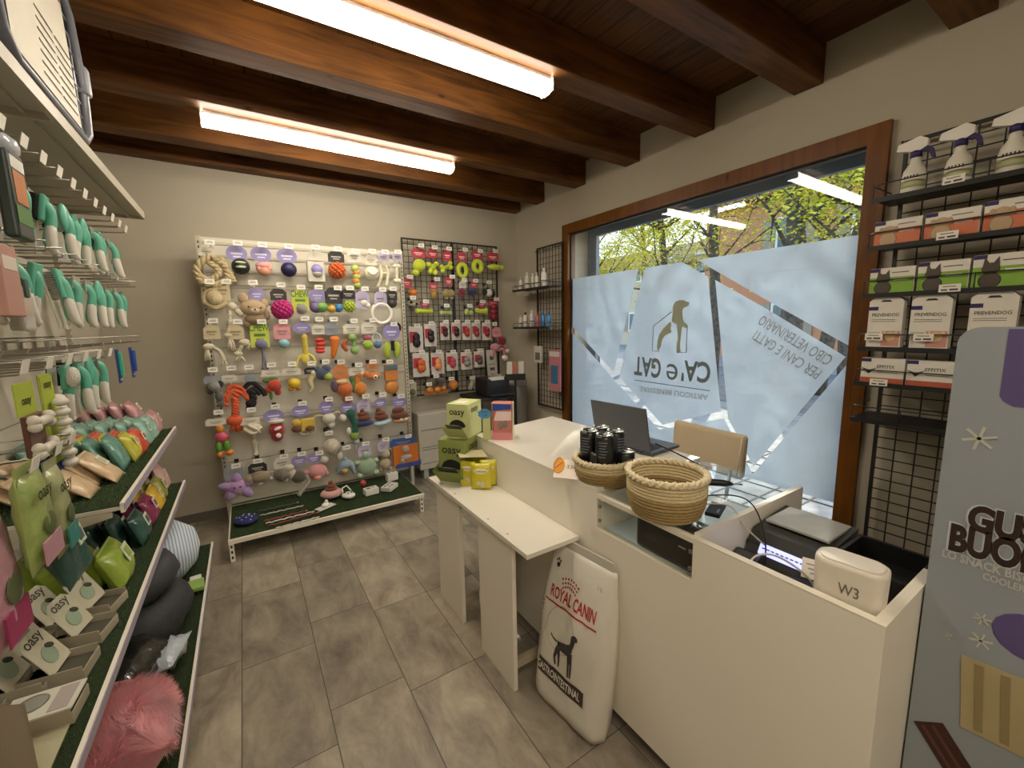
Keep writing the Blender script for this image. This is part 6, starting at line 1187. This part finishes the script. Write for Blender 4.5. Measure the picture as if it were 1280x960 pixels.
bed((-.545, 2.86, ZB+.012), .23, .25, .30, stripes(), .2, 'blue and white striped pet bed at the far end of the base shelf', plush('9fb0c2'))
bd = mat('36373a', .75, bump=.3, scale=20., var=.15); bed((-.55, 2.34, ZB+.012), .235, .27, .20, bd, 0, 'dark grey padded pet bed in the middle of the base shelf', mat('2b2c2e', .8), seed=3, wob=.3)
bed((-.56, 2.38, ZB+.20), .21, .24, .16, mat('3e3f42', .7, bump=.3, scale=20.), .4, 'dark grey padded pet bed stacked on the other dark one', mat('2f3032', .8), seed=5, wob=.3)
k = MB(mat('23231f', .2, bump=.8, scale=22., coat=.6)); k.pillow(.40, .30, .12, TR(0, 0, .0) @ RX(PI/2), wob=.5, seed=8); solo('black_bag', k, 'shiny black plastic-wrapped cushion in front of the dark beds', 'bag', (-.53, 1.97, ZB+.085), (0, 0, 1.2))
k = MB(mat('b4bcc4', .15, bump=.9, scale=26., var=.2, coat=.7)); k.pillow(.20, .11, .07, TR(0, 0, 0) @ RX(1.25), wob=.6, seed=2); solo('plastic_bag', k, 'crumpled clear plastic wrapping lying at the front edge beside the grass', 'bag', (-.37, 2.02, ZB+.07), (0, 0, 1.35))
t = thing('mat_packet', 'small green and white packet lying on the front edge of the base shelf', 'packet', (-.325, 2.60, ZB+.02), (0, 0, .1)); part('packet', MB(mat('8fae5a', .4)).box((0, 0, .012), (.07, .10, .024), bev=.006), t); part('tag', MB(mat('d9d8cc', .4)).box((0, .075, .014), (.05, .05, .012), bev=.003), t)
# fluffy pink cushion
t = thing('fluffy_cushion', 'fluffy pink round pet cushion in front on the base shelf', 'cushion', (-.49, 1.56, ZB+.012)); pk = mat('bf6f78', .95, var=.2, scale=12., sheen=.5); rnd = random.Random(3)
part('core', MB(pk).sph((0, 0, .125), (.20, .235, .125), 28, 16), t)
k = MB(mat('cf8a8e', .95, var=.25, scale=9., sheen=.6)); vs = []; fs = []
for i in range(15000):
    zz = rnd.uniform(-.35, 1); a = rnd.uniform(0, 2*PI); q = (1-zz*zz)**.5; nrm = Vector((q*math.cos(a), q*math.sin(a), zz)); p = Vector((nrm.x*.20, nrm.y*.235, .125+nrm.z*.125))
    fl = Vector((noise.noise(p*9), noise.noise(p*9+Vector((5, 0, 0))), noise.noise(p*9+Vector((0, 7, 0))))); d = (nrm*.8+fl*1.4).normalized()*rnd.uniform(.022, .042); s_ = d.cross(nrm+Vector((.01, .02, .03))).normalized()*.0014; b = len(vs)
    vs += [p-s_, p+s_, p+d]; fs.append((b, b+1, b+2))
k.add(vs, fs); part('fur', k, t, kind='stuff')
# ---------------------------------------------------------------- hooks with brushes and packs above
LH = 'display hooks on the left stand'
def lhook(y, z, xt, label, tag=True, group=LH):
    t = thing('display_hook', label, 'hook', (xt, y, z), (0, 0, 0), group); L = xt-(LX0+.012)
    part('wire_arm', MB(CH).tube([(-L, 0, -.015), (0, 0, 0), (.004, 0, .012)], .0028, 5), t); part('upper_arm', MB(CH).tube([(-L, 0, .02), (.004, 0, .030)], .0022, 5), t)
    part('back_clip', MB(CH).box((-L+.004, 0, 0), (.008, .03, .05)), t)
    if tag: part('price_tag', MB(TAG).box((.008, 0, .022), (.0015, .045, .034), RY(.25)), t, label='white price tag')
ord_ = ['nearest the viewer', 'second', 'third', 'fourth', 'fifth', 'sixth', 'seventh', 'eighth', 'ninth', 'tenth', 'eleventh', 'twelfth', 'thirteenth', 'fourteenth']
HR = [(2.03, 'top hook row', [1.50+.135*i for i in range(12)]), (1.765, 'second hook row', [1.42+.14*i for i in range(13)]), (1.47, 'third hook row', [1.45+.14*i for i in range(12)]), (1.42, 'lower third hook row', [1.52+.16*i for i in range(6)])]
for z, nm, ys_ in HR:
    for i, y in enumerate(ys_): lhook(y, z, -.475, 'chrome hook of the left stand, %s in the %s' % (ord_[i] if i == 0 else ord_[i]+' from the viewer', nm), tag=(z > 2 or z == 1.42))
MINT = mat('5fae94', .4); BW = mat('d3cdc0', .35); BRI = mat('15130f', .95, bump=.8, scale=220.)
def brush(y, ztop, kind, label, x=-.51, c2=None, L=.195, yaw=0.):
    """hangs from its hook; seen edge-on from the aisle end"""
    t = thing('pet_brush', label, 'brush', (x, y, ztop), (.10*math.sin(y*37), .16*math.sin(y*23+ztop*5), yaw), 'mint and white pet brushes on the left stand')
    part('backing_card', MB(mat('b5b0a0', .35, coat=.5)).box((-.03, 0, -L*.5), (.002, .075, L*1.05), bev=.0006), t)
    up = kind in ('slicker', 'bristle', 'comb')
    hz = -.055 if up else -L+.055
    # handle: curved tapered tube, white front with mint back
    pts = [(-.012, 0, -.02), (.008, 0, -.06), (.004, 0, -.11), (-.004, 0, -.16), (.012, 0, -L)]
    part('handle', MB(MINT).tube(bez(pts, 5), [.007, .010, .013, .0145, .014, .0135, .013, .0135, .0145, .015, .0155, .016, .0155, .015, .0145, .014, .013, .012, .010, .008, .005], 8), t)
    part('grip', MB(BW).tube(bez([(.006, -.004, -.10), (.004, -.006, -.14), (.006, -.005, -.18), (.017, -.002, -L+.004)], 5), [.008, .012, .014, .015, .015, .015, .015, .015, .0145, .014, .013, .012, .011, .010, .008, .005], 8), t)
    if kind == 'slicker': part('head', MB(MINT).box((-.002, 0, -.05), (.016, .06, .085), RY(.12), bev=.006), t); part('bristles', MB(BRI).box((-.040, -.010, -.05), (.060, .062, .078), RY(.12), bev=.006), t)
    elif kind == 'bristle': part('head', MB(MINT).sph((0, 0, -.05), (.014, .03, .055), 14, 10), t); part('bristles', MB(mat('cdc8bb', .8, bump=.8, scale=200.)).sph((-.020, 0, -.05), (.022, .026, .045), 14, 10), t)
    elif kind == 'round': part('head', MB(MINT).box((-.0, 0, -.05), (.014, .055, .08), bev=.006), t); part('bristles', MB(mat('d9d5c9', .8, bump=.6, scale=200.)).sph((.018, -.006, -.05), (.018, .026, .034), 14, 10), t)
    elif kind == 'comb':
        part('head', MB(MINT).box((0, 0, -.055), (.016, .05, .10), bev=.005), t); k = MB(BW)
        for i in range(12): k.box((-.016, 0, -.015-.0075*i), (.022, .045, .0022))
        part('teeth', k, t)
    else: part('head', MB(mat('9a9a94', .3, metal=.8)).box((-.004, 0, -.03), (.006, .028, .05), bev=.002), t)
row1 = [(1.86, 'slicker'), (2.04, 'slicker'), (2.19, 'bristle'), (2.34, 'slicker'), (2.42, 'bristle'), (2.55, 'nail'), (2.68, 'slicker'), (2.80, 'nail'), (2.93, 'nail')]
for i, (y, kd) in enumerate(row1): brush(y, 1.975, kd, 'mint and white pet brush in the top brush row, %s' % (ord_[0] if i == 0 else ord_[i]+' from the viewer'), x=-.505, yaw=.12*math.sin(i*2.3))
row2 = [(1.50, 'slicker'), (1.70, 'slicker'), (1.86, 'comb'), (2.02, 'comb'), (2.2, 'nail'), (2.36, 'nail'), (2.5, 'bristle'), (2.64, 'nail'), (2.78, 'nail'), (2.94, 'nail')]
for i, (y, kd) in enumerate(row2): brush(y, 1.735, kd, 'mint and white pet brush in the middle brush row, %s' % (ord_[0] if i == 0 else ord_[i]+' from the viewer'), x=-.505, yaw=.15*math.sin(i*1.7+1))
row3 = [(1.90, 'round'), (2.03, 'slicker'), (2.15, 'bristle'), (2.28, 'nail')]
for i, (y, kd) in enumerate(row3): brush(y, 1.43, kd, 'mint and white pet brush in the lowest brush row, %s' % (ord_[0] if i == 0 else ord_[i]+' from the viewer'), x=-.49)
def bluetool(y, z, h, c, label):
    t = thing('grooming_tool', label, 'grooming tool', (-.50, y, z)); part('card', MB(mat('24408a', .4)).box((0, 0, -h/2), (.006, .045, h), bev=.001), t)
    part('tool', MB(mat(c, .4)).box((.010, 0, -h*.45), (.014, .022, h*.7), bev=.004), t); part('print', MB(mat('c9ccd6', .5)).box((.0035, 0, -h*.9), (.001, .035, h*.04)), t)
bluetool(2.62, 1.44, .155, '3fae84', 'green tool on a blue card at the far end of the lowest hook row'); bluetool(2.90, 1.44, .155, '2c4f9a', 'slim all-blue tool hanging last in the lowest hook row')
# near packs at the left edge of the photo
t = thing('grooming_pack', 'dark pack with an orange and green picture at the left edge under the top shelf', 'pack', (-.47, 1.66, 1.985)); part('pouch', MB(mat('2e3a34', .4)).box((0, 0, -.11), (.03, .10, .22), bev=.008), t); k = MB(mat('b9743f', .5)); k.box((.0158, .0, -.09), (.001, .07, .08)); k.m(mat('4f7a3a', .5)); k.box((.0158, 0, -.16), (.001, .09, .045)); k.m(mat('d8d5cc', .5)); k.box((.0158, 0, -.03), (.001, .08, .03)); part('picture', k, t); part('wrapper', MB(mat('c9ccd2', .15, coat=.8, bump=.8, scale=25.)).sph((0, -.01, .01), (.03, .05, .03), 10, 6), t)
t = thing('grooming_pack', 'dusty pink boxed comb at the left edge in the middle hook row', 'pack', (-.45, 1.44, 1.73)); part('carton', MB(mat('b98a7c', .5)).box((0, 0, -.09), (.035, .09, .16), bev=.003), t); part('print', MB(mat('d8cdbf', .5)).box((.018, 0, -.05), (.001, .07, .03)), t); part('pad', MB(BRI).sph((-.035, .03, -.07), (.02, .04, .06), 12, 8), t)
t = thing('grooming_pack', 'clear blister pack with a black clip at the left edge of the middle row', 'pack', (-.47, 1.58, 1.735)); part('blister', MB(mat('b9b4a8', .15, coat=.8)).box((0, 0, -.15), (.03, .08, .12), bev=.01), t); part('clip', MB(mat('2a4a3c', .4)).box((.004, 0, -.10), (.03, .03, .05), bev=.006), t)
# green cards with white balls (poo bag rolls) hanging on the near hooks
def rolls(y, z, label, n=7, h=.27, x=-.47):
    t = thing('roll_blister', label, 'blister pack', (x, y, z)); gc_ = mat('a8b83c', .45)
    part('card', MB(gc_).box((-.012, 0, -h/2), (.003, .085, h), bev=.0008), t)
    for i in range(n): part('roll', MB(mat('cfcabb', .5)).sph((.010, .0, -.075-i*(h-.09)/(n-1)), (.018, .026, .0135), 12, 8), t)
    k = MB(mat('23261d', .5)); k.text('oasy', .022, TR(-.0095, .0, -.028) @ RZ(PI/2) @ RX(PI/2), .015); part('lettering', k, t); k = MB(mat('24408a', .5)); k.box((-.008, 0, -h+.012), (.002, .085, .025)); part('blue_band', k, t)
rolls(1.70, 1.40, 'tall green oasy card with a column of white oval rolls'); rolls(1.79, 1.40, 'second green card with white rolls just behind the tall front one', x=-.50)
t = thing('bone_pack', 'clear pack with white bones on a green oasy card at the left edge', 'blister pack', (-.46, 1.52, 1.40)); part('card', MB(mat('a8b83c', .45)).box((-.012, 0, -.04), (.003, .11, .08)), t); k = MB(mat('23261d', .5)); k.text('oasy', .022, TR(-.0095, .0, -.05) @ RZ(PI/2) @ RX(PI/2), .015); part('lettering', k, t)
for z in (-.10, -.17): k = MB(mat('cfc8b8', .5)); k.tube([(.01, -.04, z), (.01, .04, z)], .012, 8); k.sph((.01, -.045, z+.008), .014, 8, 6); k.sph((.01, -.045, z-.008), .014, 8, 6); k.sph((.01, .045, z+.008), .014, 8, 6); k.sph((.01, .045, z-.008), .014, 8, 6); part('bone', k, t)
part('blister', MB(mat('5c3a2c', .3)).box((-.006, 0, -.135), (.012, .10, .11), bev=.003), t); part('blue_band', MB(mat('24408a', .5)).box((.0, 0, -.215), (.003, .11, .03)), t)
# low hooks carrying stand-up pouches
for i, (y, z) in enumerate([(1.40, 1.20), (1.55, 1.20), (1.66, 1.205)]): lhook(y, z, -.45, 'long chrome hook low on the near bay, '+['nearest the viewer', 'second from the viewer', 'third from the viewer'][i]+' above the oasy pouches')
def bagp(y, z, w, h, c, label, lower=None, x=-.455, txt=True):
    t = thing('treat_bag', label, 'treat bag', (x, y, z), (0, 0, FACE)); part('bag', MB(film_bag(c)).pillow(w, h, .045, TR(0, 0, -h/2), wob=.3, seed=int(y*50)), t)
    part('header', MB(mat(c, .3, coat=.4)).b2((-w/2+.004, -.002, -.02), (w/2-.004, .002, .022)), t)
    if txt: k = MB(mat('23261d', .5)); k.ftext('oasy', .032, (0, -.026, -h*.24), .015); part('lettering', k, t)
    if lower: k = MB(mat(lower, .35)); k.box((0, -.024, -h*.80), (w*.86, .004, h*.24), bev=.001); part('lower_band', k, t)
    k = MB(mat('55603a', .5)); k.sph((0, -.026, -h*.55), (w*.26, .003, h*.12), 14, 8); part('picture', k, t)
bagp(1.40, 1.20, .125, .235, '93a35c', 'green oasy treat bag with a picture at the left edge', 'b98a94'); bagp(1.53, 1.175, .085, .235, 'a3a878', 'slim pale green oasy bag with a teal band hanging beside it', '2f7f78', x=-.455)
bagp(1.31, 1.13, .13, .30, 'b98a94', 'pink bag with a magenta lower edge behind the green treat bag', '9c2c5c', x=-.50, txt=False)
packet(-.455, 1.60, .83, .16, .19, .06, C['dgreen'], -.2, 'large dark green bag with a square green label below the slim bag', None)
# ---------------------------------------------------------------- pet carrier on the top shelf
t = thing('pet_carrier', 'grey plastic pet carrier with a wire door and a paper sheet on the top shelf', 'pet carrier', (-.42, 1.86, 2.177), (0, 0, FACE))
gp = mat('55565c', .4); gp2 = mat('66676d', .4)
k = MB(gp); k.box((0, .19, .12), (.72, .36, .23), bev=.05); part('lower_shell', k, t)
k = MB(mat('2b2b30', .45)); k.box((0, .19, .33), (.68, .34, .26), bev=.06); part('upper_shell', k, t)
fr = MB(gp2)
oct_ = [(-.33, .05), (-.27, .01), (.27, .01), (.33, .05), (.35, .20), (.30, .42), (.22, .475), (-.22, .475), (-.30, .42), (-.35, .20)]
fr.tube([(x, -.012, z) for x, z in oct_], .016, 8, closed=True); part('door_frame', fr, t)
k = MB(mat('b9bac0', .3, metal=.6))
for i in range(13): x = -.30+i*.05; k.tube([(x, -.006, .03), (x, -.006, .46)], .0028, 5)
for j in range(9): z = .05+j*.05; k.tube([(-.32, -.008, z), (.32, -.008, z)], .0028, 5)
part('wire_door', k, t); part('door_back', MB(mat('17171a', .8)).b2((-.31, .004, .02), (.31, .008, .46)), t)
part('latch', MB(mat('8d8e94', .4)).box((.355, -.01, .24), (.045, .05, .10), bev=.012), t); part('hinge', MB(gp).box((.37, .02, .19), (.03, .05, .05), bev=.006), t)
k = MB(mat('d3cbb8', .6)); k.front([(-.30, .03), (.215, .03), (.175, .44), (-.30, .46)], .001, (0, -.022, 0)); ps = part('paper_sheet', k, t)
k = MB(mat('7a756a', .6))
for j in range(7): k.b2((-.10, -.0245, .06+j*.028), (.03, -.0235, .064+j*.028)); k.b2((.05, -.0245, .06+j*.028), (.185, -.0235, .064+j*.028))
part('print', k, ps); k = MB(mat('77787f', .5)); k.sph((-.03, -.0245, .35), (.085, .001, .045), 16, 8); k.m(mat('b9bbc8', .5)); k.sph((-.02, -.0255, .355), (.045, .001, .025), 12, 6); part('product_picture', k, ps); k = MB(mat('b9543f', .6)); k.b2((.10, -.0245, .385), (.165, -.0235, .40)); part('red_mark', k, ps)
